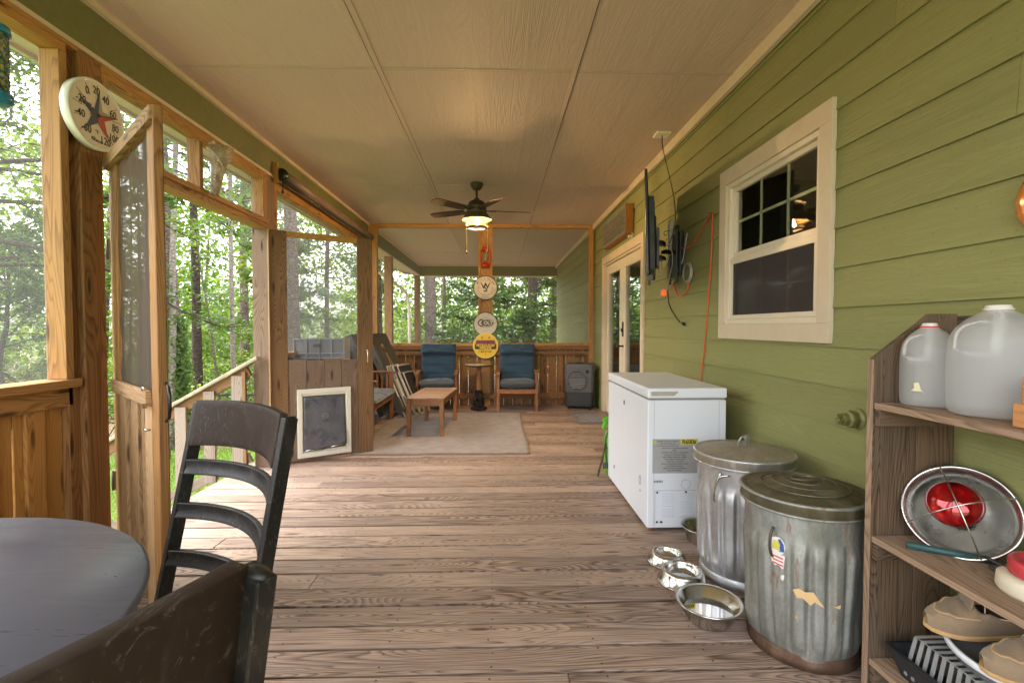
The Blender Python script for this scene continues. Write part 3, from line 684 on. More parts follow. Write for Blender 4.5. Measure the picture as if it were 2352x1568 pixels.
for zz, rr in ((2.335, .104), (2.345, .104)): q.tube([(fx+rr*math.cos(a), fy+rr*math.sin(a), zz) for a in np.linspace(0, 2*PI, 40, endpoint=False)], .007, 6, closed=True)
for k in range(6):
    a = PI/2 + k*PI/3 - .12; q.tube([(fx+.096*math.cos(a), fy+.096*math.sin(a), 2.48), (fx+.104*math.cos(a), fy+.104*math.sin(a), 2.34)], .0035, 6)
q.build('lantern_cage', 'dark_metal', fan)
MB().lathe([(.001, 0), (.018, .006), (.029, .03), (.026, .06), (.014, .085), (.013, .10)], (fx, fy, 2.365), 20).build('bulb', emit('lit_bulb', (1, .72, .38), 6), fan)
MB().lathe([(.02, 0), (.02, .045)], (fx, fy, 2.455), 16).build('bulb_socket', 'dark_metal', fan)
for dx, z1 in ((-.112, 2.08), (.118, 2.09)):
    q = MB(); zz = np.linspace(2.46, z1, 60); q.tube([(fx+dx, fy-.03, z) for z in zz], [.0016 if i % 2 else .0028 for i in range(60)], 6)
    pc = q.build('pull_chain', plain('brass', (.55, .38, .18), .3, .9), fan)
    MB().lathe([(.001, 0), (.009, .006), (.011, .014), (.005, .034), (.002, .038)], (fx+dx, fy-.03, z1-.036), 12).build('pull_knob', 'dark_metal', pc)
ld = bpy.data.lights.new('lamp_light', 'POINT'); ld.energy = FAN_W; ld.color = (1, .68, .36); ld.shadow_soft_size = .03
lo = bpy.data.objects.new('lamp_light', ld); C.objects.link(lo); lo.parent = fan; lo.location = (0, 0, 2.395-2.83)

# roller shade on the side beam
rs = thing('roller_shade', 'rolled up brown outdoor shade along the side beam', 'roller shade', (-1.93, 5.8, 2.6))
Zr = 2.60; Xr = -1.935
MB().tube([(Xr, 4.46, Zr), (Xr, 5.4, Zr-.004), (Xr, 6.4, Zr-.004), (Xr, 7.38, Zr)], .052, 20).build('shade_roll', plain('brown_shade', (.19, .125, .10), .45, 0, .1, 8), rs)
MB().tube([(Xr+.0, 4.46, Zr-.062), (Xr, 7.38, Zr-.062)], .011, 8).tube([(Xr+.03, 4.46, Zr-.052), (Xr+.03, 7.38, Zr-.052)], .008, 8).build('hem_bar', plain('bronze_bar', (.10, .07, .05), .35, .6), rs)
for yy in (4.415, 7.40): MB(frame((1, 0, 0), (0, 0, 1), (0, -1, 0), (Xr, yy+.045, Zr))).lathe([(.02, .0), (.054, .0), (.056, .04), (.05, .05), (.02, .052)], seg=20).build('end_cap', 'black', rs)
MB().bx(-1.999, -1.955, 4.385, 4.412, 2.52, 2.70).build('bracket', 'frame2', rs, .002)
q = MB().tube([(Xr+.02, 4.40, 2.56), (Xr+.02, 4.398, 2.45)], .006, 8); q.lathe([(.001, 0), (.012, .01), (.012, .02), (.004, .035)], (Xr+.02, 4.398, 2.42), 12); q.build('crank_hook', 'black', rs)

# thermometer
Mt = frame((0, 1, 0), (0, 0, 1), (1, 0, 0), (-1.978, 2.44, 2.262)) @ Matrix.Scale(.95, 4)
th = thing('thermometer', 'round white dial thermometer with a blue and red star on the door post', 'thermometer', (-1.99, 2.41, 2.25))
MB(Mt).lathe([(.001, -.02), (.150, -.02), (.172, -.01), (.176, .03), (.170, .036), (.163, .030), (.001, .030)], seg=64).build('rim', plain('clear_white_rim', (.80, .80, .76), .12, 0, .03), th)
MB(Mt).lathe([(.001, .0315), (.162, .0315)], seg=64).build('dial', plain('aged_dial', (.72, .64, .52), .3, 0, .05, 5), th)
dk = plain('print_black', (.03, .025, .022), .5); M['ink'] = dk
its = []
vals = ['-60', '-40', '-20', '0', '20', '40', '60', '80', '100', '120']
pos = [(-.072, -.092), (-.108, -.030), (-.100, .040), (-.062, .098), (-.006, .120), (.052, .098), (.098, .044), (.112, -.024), (.100, -.082), (.044, -.118)]
for v, (x, y) in zip(vals, pos): its.append((v, x, y, .054, 0, .0003, .84))
its += [('\u00b0F', -.008, -.088, .026, 0), ('EZ', -.030, -.128, .022, 0, .0008), ('READ', .006, -.132, .018, 0)]
lettering('numerals', its, Mt @ T(0, 0, .033), dk, th)
q = MB(Mt)
for a in np.arange(-2, 9)*0 : pass
for a in (118, 146, 172, 199, 90, 62, 34, 6, -26, -52, 226):
    a = R(a); q.bx(.095, .150, -.0009, .0009, .032, .0332, rot=(0, 0, a), piv=(0, 0, .0326))
q.build('tick_marks', dk, th)
def star(mb, cx, cy, r1, r2, rot, z, depth=.0012, keep=None):
    pts = [((r1 if i % 2 == 0 else r2)*math.cos(rot+i*PI/5)+cx, (r1 if i % 2 == 0 else r2)*math.sin(rot+i*PI/5)+cy) for i in range(10)]
    for i in range(10):
        if keep is None or i in keep: mb.poly([(cx, cy), pts[i], pts[(i+1) % 10]], 2, z, z+depth)
cb, cr, cg = plain('star_blue', (.045, .06, .13), .4), plain('star_red', (.42, .06, .04), .4), plain('star_grey', (.30, .28, .22), .4)
ro = R(85)
q = MB(Mt); star(q, 0, 0, .118, .040, ro, .0345, keep=(0, 1, 2, 3, 4)); star(q, 0, 0, .118, .040, ro, .0345, keep=(9,)) if 0 else None; q.build('blue_star_half', cb, th)
q = MB(Mt); star(q, 0, 0, .118, .040, ro, .0345, keep=(5, 6, 7)); q.build('red_star_part', cr, th)
q = MB(Mt); star(q, 0, 0, .118, .040, ro, .0345, keep=(8, 9)); q.build('grey_star_part', cg, th)
q = MB(Mt); star(q, -.035, .035, .017, .007, R(90), .0362); q.build('small_star', plain('star_cream', (.75, .68, .5), .4), th)
q = MB(Mt); q.bx(-.055, .125, -.0022, .0022, .038, .0395, rot=(0, 0, R(14)), piv=(0, 0, .039)); q.lathe([(.008, .0366), (.008, .042), (.001, .043)], seg=16); q.build('needle', plain('needle_olive', (.06, .05, .03), .4), th)

# boar skull on the transom
sk = thing('animal_skull', 'bleached boar skull hanging snout down on the doorway header', 'skull', (-1.93, 3.42, 2.33))
def skf(u, v):
    # v 0 = snout tip (bottom), 1 = back of the skull ; u around
    z = 2.14 + .335*v; a = 2*PI*u
    w = .026+.018*v if v < .45 else .034+.050*min(1, (v-.45)/.35)**1.2 ; w *= 1 - .25*max(0, v-.88)/.12
    dp = .040 + .075*v**1.1
    x = -1.995 + .028 + dp*.55 + dp*.62*math.cos(a); y = 3.41 + .04*(v-.2) + w*.95*math.sin(a)*(1+.10*math.sin(9*v+2*a)) 
    # orbit and cheek hollows
    for (uu, vv, s, d) in ((.10, .66, .07, .032), (.90, .66, .07, .032), (.12, .35, .09, .012), (.88, .35, .09, .012), (0, .93, .12, .015)):
        du = min(abs(u-uu), 1-abs(u-uu)); e = math.exp(-((du/.07)**2+((v-vv)/s)**2)); x -= d*e; y -= d*.8*e*math.sin(a)
    x += .004*math.sin(40*v+7*a)*math.sin(13*a)
    return (x, y, z)
t = NT('old_bone'); o = t.obj(); n = t.noise(o, 14, 6, .7); n2 = t.noise(o, 60, 4, .7)
c = t.mix(t.ramp(n, [(.4, 0.), (.68, 1.)]), (.52, .43, .32), (.20, .14, .09)); t.bump(n2, .8, .004)
t.set(Base_Color=c, Roughness=.7); M['bone'] = t.m
MB().grid(skf, 40, 44).build('cranium', t.m, sk)
q = MB(); 
for k in range(7): q.lathe([(.0065, 0), (.006, .006), (.001, .014)], (0, 0, 0), 6, smooth=True) if 0 else q.tube([(-1.925+.004*k, 3.368, 2.235+.021*k), (-1.918+.004*k, 3.352, 2.238+.021*k)], [.0065, .002], 6)
q.build('teeth', plain('tooth_cream', (.75, .66, .48), .4), sk)
q = MB(); q.tube([(-1.955, 3.35, 2.44), (-1.92, 3.335, 2.42), (-1.885, 3.345, 2.38), (-1.865, 3.365, 2.33), (-1.87, 3.385, 2.30)], [.012, .012, .009, .009, .006], 8); q.tube([(-1.95, 3.36, 2.47), (-1.91, 3.345, 2.48), (-1.89, 3.35, 2.455)], [.01, .012, .005], 7)
q.build('cheek_bone', t.m, sk)

# bird feeder
bf = thing('bird_feeder', 'tube bird feeder with blue caps and wire mesh full of seed, top left corner', 'bird feeder', (-1.86, 1.80, 2.2))
bx_, by_ = -1.875, 1.875
MB().lathe([(.001, .02), (.03, .018), (.050, .006), (.054, -.02), (.048, -.022)], (bx_, by_, 2.345), 28).build('top_cap', plain('teal_blue_plastic', (.015, .20, .32), .3), bf, 0)
MB().lathe([(.046, .02), (.054, .018), (.056, -.01), (.04, -.022), (.001, -.022)], (bx_, by_, 2.085), 28).build('bottom_tray', bpy.data.materials['teal_blue_plastic'], bf)
t = NT('seed_fill'); o = t.obj(); vo = t.n('TexVoronoi', {'Scale': 110.}); t.l(o, vo.inputs['Vector'])
sx = t.n('SeparateXYZ', {0: vo.outputs['Color']}).outputs[0]
nn = t.noise(o, 12, 2); cc = t.ramp(t.math('MULTIPLY_ADD', nn, .5, t.math('MULTIPLY', sx, .6)), [(0, (.02, .03, .02)), (.3, (.05, .12, .03)), (.5, (.50, .42, .03)), (.68, (.45, .40, .26)), (1, (.06, .03, .02))], 'CONSTANT'); t.set(Base_Color=cc, Roughness=.6)
MB().lathe([(.043, 2.10), (.043, 2.325)], (bx_, by_, 0), 28).build('seed_tube', t.m, bf)
q = MB()
for k in range(16):
    for sg in (1, -1): q.tube([(bx_+.0455*math.cos(2*PI*k/16+sg*i*.28), by_+.0455*math.sin(2*PI*k/16+sg*i*.28), 2.10+.225*i/10) for i in range(11)], .0009, 4)
q.build('wire_mesh', plain('blue_wire', (.02, .12, .22), .4), bf)
MB().tube([(bx_, by_, 2.36), (bx_, by_, 2.47), (bx_-.015, by_, 2.50), (bx_-.03, by_, 2.49), (bx_-.13, by_, 2.515)], .0022, 6).build('hanging_wire', 'dark_metal', bf)

# red lantern and round signs on the centre post
PY = 7.54
Lm = plain('red_lantern_enamel', (.42, .02, .012), .3)
lx, ly = -.185, PY-.072
ln = thing('lantern', 'red hurricane lantern hung high on the centre post of the partition', 'lantern', (lx, ly, 2.22))
MB().lathe([(.05, 0), (.066, .004), (.068, .035), (.055, .052), (.03, .062), (.036, .085), (.02, .09)], (lx, ly, 2.155), 24).build('fuel_tank', Lm, ln)
MB().lathe([(.038, .24), (.044, .25), (.03, .275), (.03, .30), (.038, .305), (.034, .325), (.01, .335)], (lx, ly, 2.155), 24).build('chimney', Lm, ln)
g = MB(); g.cap = False; g.lathe([(.030, .085), (.047, .12), (.05, .16), (.040, .21), (.032, .24)], (lx, ly, 2.155), 24).build('globe', 'glass', ln)
q = MB()
for s_ in (-1, 1): q.tube([(lx+s_*.03, ly, 2.435), (lx+s_*.062, ly, 2.42), (lx+s_*.075, ly, 2.36), (lx+s_*.078, ly, 2.26), (lx+s_*.060, ly, 2.20)], .009, 8)
q.tube([(lx+.052*math.cos(a), ly+.052*math.sin(a), 2.31) for a in np.linspace(0, 2*PI, 20, endpoint=False)], .002, 4, closed=True)
q.build('side_tube', Lm, ln)
MB().tube([(lx-.05, ly, 2.42), (lx-.04, ly, 2.50), (lx, ly+.03, 2.53), (lx+.04, ly, 2.50), (lx+.05, ly, 2.42)], .0018, 6).bx(lx-.004, lx+.004, ly+.02, ly+.075, 2.524, 2.532).build('bail_wire', 'dark_metal', ln)
def rsign(name, label, z, r, face, rim, yy=PY-.012):
    s = thing(name, label, 'sign', (lx, yy, z), 0, 'round tin signs on the post'); Mz = frame((1, 0, 0), (0, 0, 1), (0, -1, 0), (lx-.003, yy, z))
    MB(Mz).lathe([(.001, 0), (r, 0), (r, .006), (r-.010, .008), (r-.014, .004)], seg=56).build('sign_rim', rim, s)
    MB(Mz).lathe([(.001, .0052), (r-.012, .0052)], seg=56).build('sign_face', face, s); return s, Mz @ T(0, 0, .0062)
agedw = plain('aged_white_tin', (.62, .55, .42), .4, 0, .08, 9, 0, (.35, .28, .19), .4, dscale=12); dkrim = plain('rusty_dark_rim', (.07, .055, .045), .5, .3)
s1, Ms = rsign('round_sign', 'round cream sign with crossed letters in its centre, topmost of the three', 1.845, .190, agedw, dkrim)
q = MB(Ms)
def ring(q, r, tk, a0=0, a1=2*PI, n=48, z=0, sx=1, sy=1, cx=0, cy=0):
    full = a1-a0 > 6.2; q.tube([(cx+r*math.cos(a)*sx, cy+r*math.sin(a)*sy, z) for a in np.linspace(a0, a1, n, endpoint=not full)], tk, 4, closed=full)
ring(q, .118, .0016); ring(q, .110, .0012); ring(q, .170, .0014); q.build('ring_line', dk, s1)
its = []
for i, ch in enumerate('SMITH & WESSON'):
    a = PI/2 + R(66) - R(132)*i/13; its.append((ch, .143*math.cos(a), .143*math.sin(a), .036, a-PI/2, .0008))
its += [('S', 0, -.012, .155, 0, .003, .9), ('W', .0, .028, .125, 0, .002, 1.1), ('\u2022', -.088, .0, .05, 0), ('\u2022', .088, 0, .05, 0), ('SINCE 1852', 0, -.143, .026, 0)]
lettering('lettering', its, Ms, dk, s1)
q = MB(Ms); q.poly([(-.012, .05), (0, .095), (.012, .05), (0, .06)], 2, 0, .001); q.build('ornament', dk, s1)
rd = plain('faded_red_print', (.42, .20, .17), .5); q = MB(Ms)
for sgn in (-1, 1):
    for k in range(5):
        a = (0 if sgn > 0 else PI) - sgn*R(2+k*11); ring(q, .012-.001*k, .0022, 0, 5, 10, 0, 1, 1, .143*math.cos(a), .143*math.sin(a))
q.build('scroll_ornament', rd, s1)
s2, Ms = rsign('round_sign', 'round cream sign with three large letters in an oval, middle of the three', 1.283, .190, agedw, dkrim)
q = MB(Ms); ring(q, 1, .0035, 0, 2*PI, 40, .0, .125, .072, .005, .02); q.build('oval_line', dk, s2)
q = MB(Ms); q.poly([(.025+.095*math.cos(a), .018+.052*math.sin(a)) for a in np.linspace(0, 2*PI, 32, endpoint=False)], 2, 0, .0008); q.build('oval_panel', plain('print_olive', (.07, .065, .045), .5), s2)
lettering('lettering', [('OLT', .040, .016, .078, 0, .003, .95)], Ms @ T(0, 0, .001), agedw, s2)
q = MB(Ms); ring(q, .052, .010, R(55), R(305), 24, .001, 1, .9, -.062, .018); q.build('large_letter', dk, s2)
lettering('small_lettering', [('\u2014  \u2014\u2014\u2014  \u2014', 0, -.105, .022, 0)], Ms, dk, s2)
yel = plain('sign_yellow', (.78, .50, .02), .4, 0, .06); 
s3, Ms = rsign('warning_sign', 'round yellow petroleum pipeline warning sign, lowest of the three', .945, .198, yel, plain('pale_yellow_rim', (.80, .62, .18), .4), PY-.024)
q = MB(Ms); r_ = .17; q.poly([(-.165, -.052), (.165, -.052), (.168, 0), (.165, .028), (-.165, .028), (-.168, 0)], 2, 0, .0006); q.build('black_band', dk, s3)
q = MB(Ms); q.poly([(-.160, .029), (.160, .029), (.140, .088), (-.140, .088)], 2, 0, .0006); q.build('red_band', plain('faded_maroon', (.22, .045, .06), .5), s3)
lettering('lettering', [('PETROLEUM', 0, .004, .052, 0, .0022, .98), ('PIPELINE', 0, -.034, .048, 0, .002, 1.)], Ms @ T(0, 0, .0008), yel, s3)
lettering('warning_lettering', [('WARNING', 0, .058, .056, 0, .001)], Ms @ T(0, 0, .0008), plain('faded_purple_print', (.14, .03, .06), .5), s3)
lettering('small_lettering', [('IN EMERGENCY CALL', 0, -.066, .022, 0), ('1-800-753-5531', 0, -.092, .030, 0, .001), ('\u25b2', 0, -.128, .02, 0)], Ms, dk, s3)
q = MB(Ms); 
for x in (-.055, .058): q.lathe([(.017, 0), (.014, .001), (.001, .001)], (x, .125, 0), 10); 
for s_ in (1, -1): q.lathe([(.005, 0), (.004, .004), (.001, .004)], (0, s_*.175, 0), 8)
q.build('symbol', plain('symbol_rust', (.40, .17, .04), .5), s3)

# ornate wall box over the french door
wb = thing('wall_light_box', 'wooden box sign with pressed tin lattice front above the french door', 'wall sign', (1.48, 5.96, 2.45))
y0, y1, z0, z1 = 5.384, 6.546, 2.29, 2.615
MB().bx(1.436, 1.52, y0, y1, z1-.02, z1).bx(1.436, 1.52, y0, y1, z0, z0+.02).bx(1.436, 1.52, y0, y0+.02, z0+.0205, z1-.0205).bx(1.436, 1.52, y1-.02, y1, z0+.0205, z1-.0205).build('box', wood('orange_box_wood', (.52, .20, .04), (.26, .085, .018), 8, .6, 8, .5), wb, .002)
tin = plain('tarnished_tin', (.27, .255, .20), .5, .4, .2, 30, .2, (.12, .10, .07), .6, dscale=20)
q = MB(); X = 1.432
for a, b in ((z0, z0+.035), (z1-.05, z1)): q.bx(X-.004, X+.003, y0, y1, a, b)
q.bx(X-.003, X+.003, y0, y0+.03, z0+.035, z1-.05); q.bx(X-.003, X+.003, y1-.03, y1, z0+.035, z1-.05); q.tube([(X-.005, y0, z1-.025), (X-.005, y1, z1-.025)], .005, 6); q.tube([(X-.005, y0, z0+.02), (X-.005, y1, z0+.02)], .005, 6)
q.build('tin_frame', tin, wb, .001)
q = MB(); ny, nz = 14, 4
for i in range(ny):
    for j in range(nz):
        cy_ = y0+.035+(y1-y0-.07)*(i+.5)/ny; cz_ = z0+.042+(z1-z0-.10)*(j+.5)/nz; r0 = .030
        q.tube([(X, cy_+r0*1.25*math.cos(a)*abs(math.cos(a*1.0))**.3, cz_+r0*.98*math.sin(a)) for a in np.linspace(0, 2*PI, 14, endpoint=False)], .0028, 5, closed=True)
        q.tube([(X, cy_-r0, cz_-r0), (X, cy_, cz_+.004), (X, cy_+r0, cz_+r0)], .0028, 5); q.tube([(X, cy_-r0, cz_+r0), (X, cy_+.003, cz_), (X, cy_+r0, cz_-r0)], .0035, 5)
q.build('tin_lattice', tin, wb)
MB().bx(1.50, 1.51, y0+.02, y1-.02, z0+.02, z1-.02).bx(1.4365, 1.44, y0+.021, y1-.021, z0+.021, z1-.021).build('backing', plain('dark_backing', (.012, .009, .008), .9), wb)
q = MB().tube([(1.50, y0-.005, z0-.005), (1.512, y0-.03, z0-.03), (1.50, y0-.01, z0-.055), (1.50, y0+.02, z0-.02)], .006, 6); q.bx(1.47, 1.50, y0+.0, y0+.05, z0-.045, z0-.022); q.build('plug', 'cream', wb, .003)

# tv swung out from the wall
tv = thing('television', 'black flat television seen edge on, swung out from the wall on a bracket', 'television', (1.5, 4.1, 1.9))
a0, b0 = Vector((1.055, 3.36, 0)), Vector((1.345, 4.24, 0)); dv = (b0-a0); Lv = dv.length; dv.normalize(); nv = Vector((dv.y, -dv.x, 0))  # towards wall
Mv = frame(tuple(dv), tuple(-nv), (0, 0, 1), (a0.x, a0.y, 0)) @ T(0, 0, 0)
q = MB(Mv @ T(0, 0, 1.6, R(-1.5))); q.bx(0, Lv, -.008, .012, .0, .74); q.build('display_panel', 'black', tv, .006)
q = MB(Mv @ T(0, 0, 1.6, R(-1.5))); q.poly([(.05, .04), (Lv-.05, .04), (Lv-.05, .56), (.05, .56)], 1, -.05, -.0085); q.bx(.2, Lv-.2, -.062, -.051, .12, .45); q.build('rear_housing', plain('rear_plastic', (.018, .018, .017), .55), tv, .01)
q = MB(Mv @ T(0, 0, 1.6, R(-1.5))); 
for k in range(9): q.bx(.1+.03*k*2, .12+.03*k*2, -.054, -.0505, .46, .53)
q.bx(.02, .10, -.03, .004, -.035, .0); q.build('vent_ribs', 'black', tv)
q = MB(); q.bx(1.495, 1.522, 3.92, 4.22, 1.66, 2.02); q.bx(1.48, 1.495, 3.97, 4.01, 1.60, 2.08); q.bx(1.48, 1.495, 4.12, 4.16, 1.60, 2.08)
q.bar((1.49, 4.05, 1.86), (1.38, 4.0, 1.86), .05, .03); q.bar((1.38, 4.0, 1.80), (1.30, 3.88, 1.80), .05, .03); q.bar((1.38, 4.0, 1.92), (1.30, 3.88, 1.92), .05, .03); q.cb((1.285, 3.85, 1.86), (.02, .22, .30), (0, 0, -math.atan2(dv.x, dv.y)))
q.build('wall_bracket', 'black', tv, .003)
# power strip, plugs and cables beside the bracket
ps = thing('power_strip', 'white power strip with tangled grey cables behind the television', 'power strip', (1.515, 3.9, 1.9))
q = MB(); q.cb((1.485, 4.13, 2.00), (.03, .055, .30), (R(5), 0, 0)); q.build('strip_body', plain('dusty_white_plastic', (.50, .48, .44), .4), ps, .006)
gw = plain('grey_cable', (.42, .40, .37), .5)
q = MB()
for p in ([(1.48, 4.13, 1.86), (1.47, 4.18, 1.76), (1.46, 4.24, 1.74), (1.46, 4.29, 1.80), (1.47, 4.26, 1.87)],
          [(1.47, 4.14, 1.90), (1.45, 4.05, 1.92), (1.45, 3.98, 1.85), (1.46, 4.0, 1.76), (1.47, 4.07, 1.70), (1.48, 4.16, 1.60), (1.49, 4.26, 1.55)],
          [(1.51, 3.82, 1.98), (1.51, 3.86, 1.88), (1.51, 3.90, 1.78), (1.50, 3.95, 1.72), (1.49, 4.02, 1.64), (1.48, 4.10, 1.58), (1.46, 4.22, 1.53), (1.44, 4.33, 1.48)],
          [(1.46, 4.33, 1.84), (1.45, 4.38, 1.76), (1.45, 4.30, 1.71), (1.45, 4.15, 1.705)]):
    P_ = []
    for a, b in zip(p[:-1], p[1:]):
        for s_ in (0, .5): P_.append(tuple(a[i]*(1-s_)+b[i]*s_ for i in range(3)))
    q.tube(P_+[p[-1]], .0045, 6)
for k in range(4): q.tube([(1.50+.004*k, 3.80+(.075+.004*k)*math.cos(a), 1.665+(.066+.005*k)*math.sin(a)) for a in np.linspace(0, 2*PI, 24, endpoint=False)], .0035, 5, closed=True)
q.build('cable', gw, ps)
q = MB(); 
for zz in (1.93, 2.06): q.tube([(1.49+.03*math.cos(a), 4.12+.16*math.sin(a), zz+.01*math.sin(3*a)) for a in np.linspace(0, 2*PI, 20, endpoint=False)], .003, 5, closed=True)
q.build('black_lead', 'black', ps); q = MB(); q.tube([(1.50, 4.22, 1.56), (1.505, 4.21, 1.45), (1.51, 4.15, 1.38), (1.515, 4.05, 1.31), (1.518, 3.98, 1.275)], .0045, 6); q.cb((1.515, 3.90, 1.262), (.015, .05, .018), (R(15), 0, 0))
q.build('black_lead', 'black', ps)
MB().lathe([(.001, 0), (.022, .004), (.022, .05), (.001, .055)], (1.47, 4.24, 1.51), 12).build('plug_lamp', emit('orange_plug_glow', (1, .10, .02), .12), ps)
oc = []
pts = [(1.50, 4.08, 1.99), (1.50, 4.02, 1.93), (1.505, 3.93, 1.885), (1.51, 3.83, 1.868), (1.515, 3.70, 1.885), (1.517, 3.58, 1.95), (1.518, 3.46, 2.015), (1.518, 3.415, 2.032), (1.519, 3.385, 2.025), (1.519, 3.39, 1.95), (1.519, 3.40, 1.70), (1.519, 3.43, 1.50), (1.519, 3.46, 1.30), (1.519, 3.50, 1.05), (1.519, 3.55, .85), (1.51, 3.6, .40), (1.50, 3.65, .03)]
def smooth_path(p, k=4):
    o = []
    for i in range(len(p)-1):
        a, b, c, d = (np.array(p[max(i-1, 0)]), np.array(p[i]), np.array(p[i+1]), np.array(p[min(i+2, len(p)-1)]))
        for j in range(k):
            s_ = j/k; o.append(tuple(.5*((2*b)+(-a+c)*s_+(2*a-5*b+4*c-d)*s_*s_+(-a+3*b-3*c+d)*s_**3)))
    return o+[tuple(p[-1])]
xc = thing('extension_cord', 'orange extension cord hooked on the green siding and dropping behind the freezer', 'cord', (1.51, 3.4, 2.03))
MB().tube(smooth_path(pts), .0048, 8).tube(smooth_path([(1.49, 4.05, 1.60), (1.49, 3.96, 1.50), (1.50, 3.88, 1.49), (1.51, 3.80, 1.53), (1.51, 3.79, 1.60)]), .0062, 8).build('cord', plain('orange_cord', (.72, .10, .018), .45), xc)
MB().tube([(1.525, 3.395, 2.038), (1.505, 3.395, 2.038), (1.505, 3.395, 2.046)], .003, 6).build('hook', 'black', xc)
cc_ = thing('antenna_cable', 'thin black cable dropping from a white plate on the ceiling to the television', 'cable', (1.38, 3.95, 2.82))
MB().bx(1.30, 1.42, 3.93, 4.05, 2.812, 2.8295).build('ceiling_plate', 'cream', cc_, .004)
MB().tube(smooth_path([(1.36, 3.99, 2.815), (1.365, 3.99, 2.72), (1.40, 3.98, 2.55), (1.45, 3.98, 2.35), (1.48, 4.0, 2.18), (1.488, 4.05, 2.05), (1.47, 4.1, 1.95)]), .0042, 6).build('cable', 'black', cc_)
# orange decorative disc at the right edge
gt = thing('wall_ornament', 'glossy orange rounded wall ornament cut by the right edge of the picture', 'wall ornament', (1.51, 1.25, 1.62))
Mg = frame((0, -1, 0), (0, 0, 1), (-1, 0, 0), (1.524, 1.222, 1.585))
MB(Mg).lathe([(.001, .0), (.145, .0), (.150, .006), (.146, .022), (.12, .032), (.001, .036)], seg=48, sy=.78).build('disc', plain('glossy_orange', (.65, .17, .012), .15, 0, .1, 6, coat=1), gt)
MB(Mg).lathe([(.148, -.001), (.154, .004), (.154, .012), (.148, .014)], seg=48, sy=.78).build('edge_band', plain('dark_red_edge', (.12, .03, .015), .4), gt)

# ================================================================ FURNITURE
# rug and door mat
rg = MB(); NX, NY = 60, 60
def rgf(u, v): 
    x = -1.42 + (1.735+.0*v)*u; y = 4.66 + 2.24*v - .03*u; return (x + .006*math.sin(9*v), y + .004*math.sin(14*u), .008+.0025*math.sin(17*u+9*v)*math.sin(11*v))
o = rg.grid(rgf, 40, 40).build('area_rug', 'rug', None, 0, 0, .008); tag(o, 'large taupe outdoor rug spread under the slatted coffee table', 'rug')
dm = thing('door_mat', 'small rectangular grey door mat in front of the french door', 'door mat', (1.26, 6.45, 0))
MB().bx(1.035, 1.44, 6.08, 6.84, .001, .011).build('mat_base', 'mat', dm, .004)
q = MB()
for s_, k in ((1, 0), (.86, .0)): 
    a, b, c, d = 1.2375-.19*s_, 1.2375+.19*s_, 6.46-.36*s_, 6.46+.36*s_; q.tube([(a, c, .0115), (b, c, .0115), (b, d, .0115), (a, d, .0115)], .004, 5, closed=True)
q.tube([(1.2375+.13*math.cos(a)*(1+.2*math.cos(2*a)), 6.46+.26*math.sin(a)*(1+.2*math.cos(4*a)), .0115) for a in np.linspace(0, 2*PI, 40, endpoint=False)], .0035, 5, closed=True)
q.build('raised_border', plain('mat_border', (.12, .09, .08), .9), dm)

def cushion(mb, M4, w, h, t, seams=(), puff=.5, nu=24, nv=28):
    """pillow slab in local x (width), y (length), z (thickness)"""
    old = mb.M; mb.M = old @ M4
    for sgn in (1, -1):
        def fn(u, v):
            ex = (1-abs(2*u-1)**5); ey = (1-abs(2*v-1)**9); z = t/2*(ex*ey)**.42
            for s_ in seams: z *= 1-.55*math.exp(-((v-s_)/.018)**2)
            z += (.006*math.sin(9*u+14*v)+.005*math.sin(21*v+5*u+1)+.004*math.sin(17*u-8*v))*(ex*ey)
            uu = u if sgn > 0 else 1-u
            return ((uu-.5)*w*(1-.02*(1-ey)), (v-.5)*h, sgn*z)
        mb.grid(fn, nu, nv)
    mb.M = old; return mb

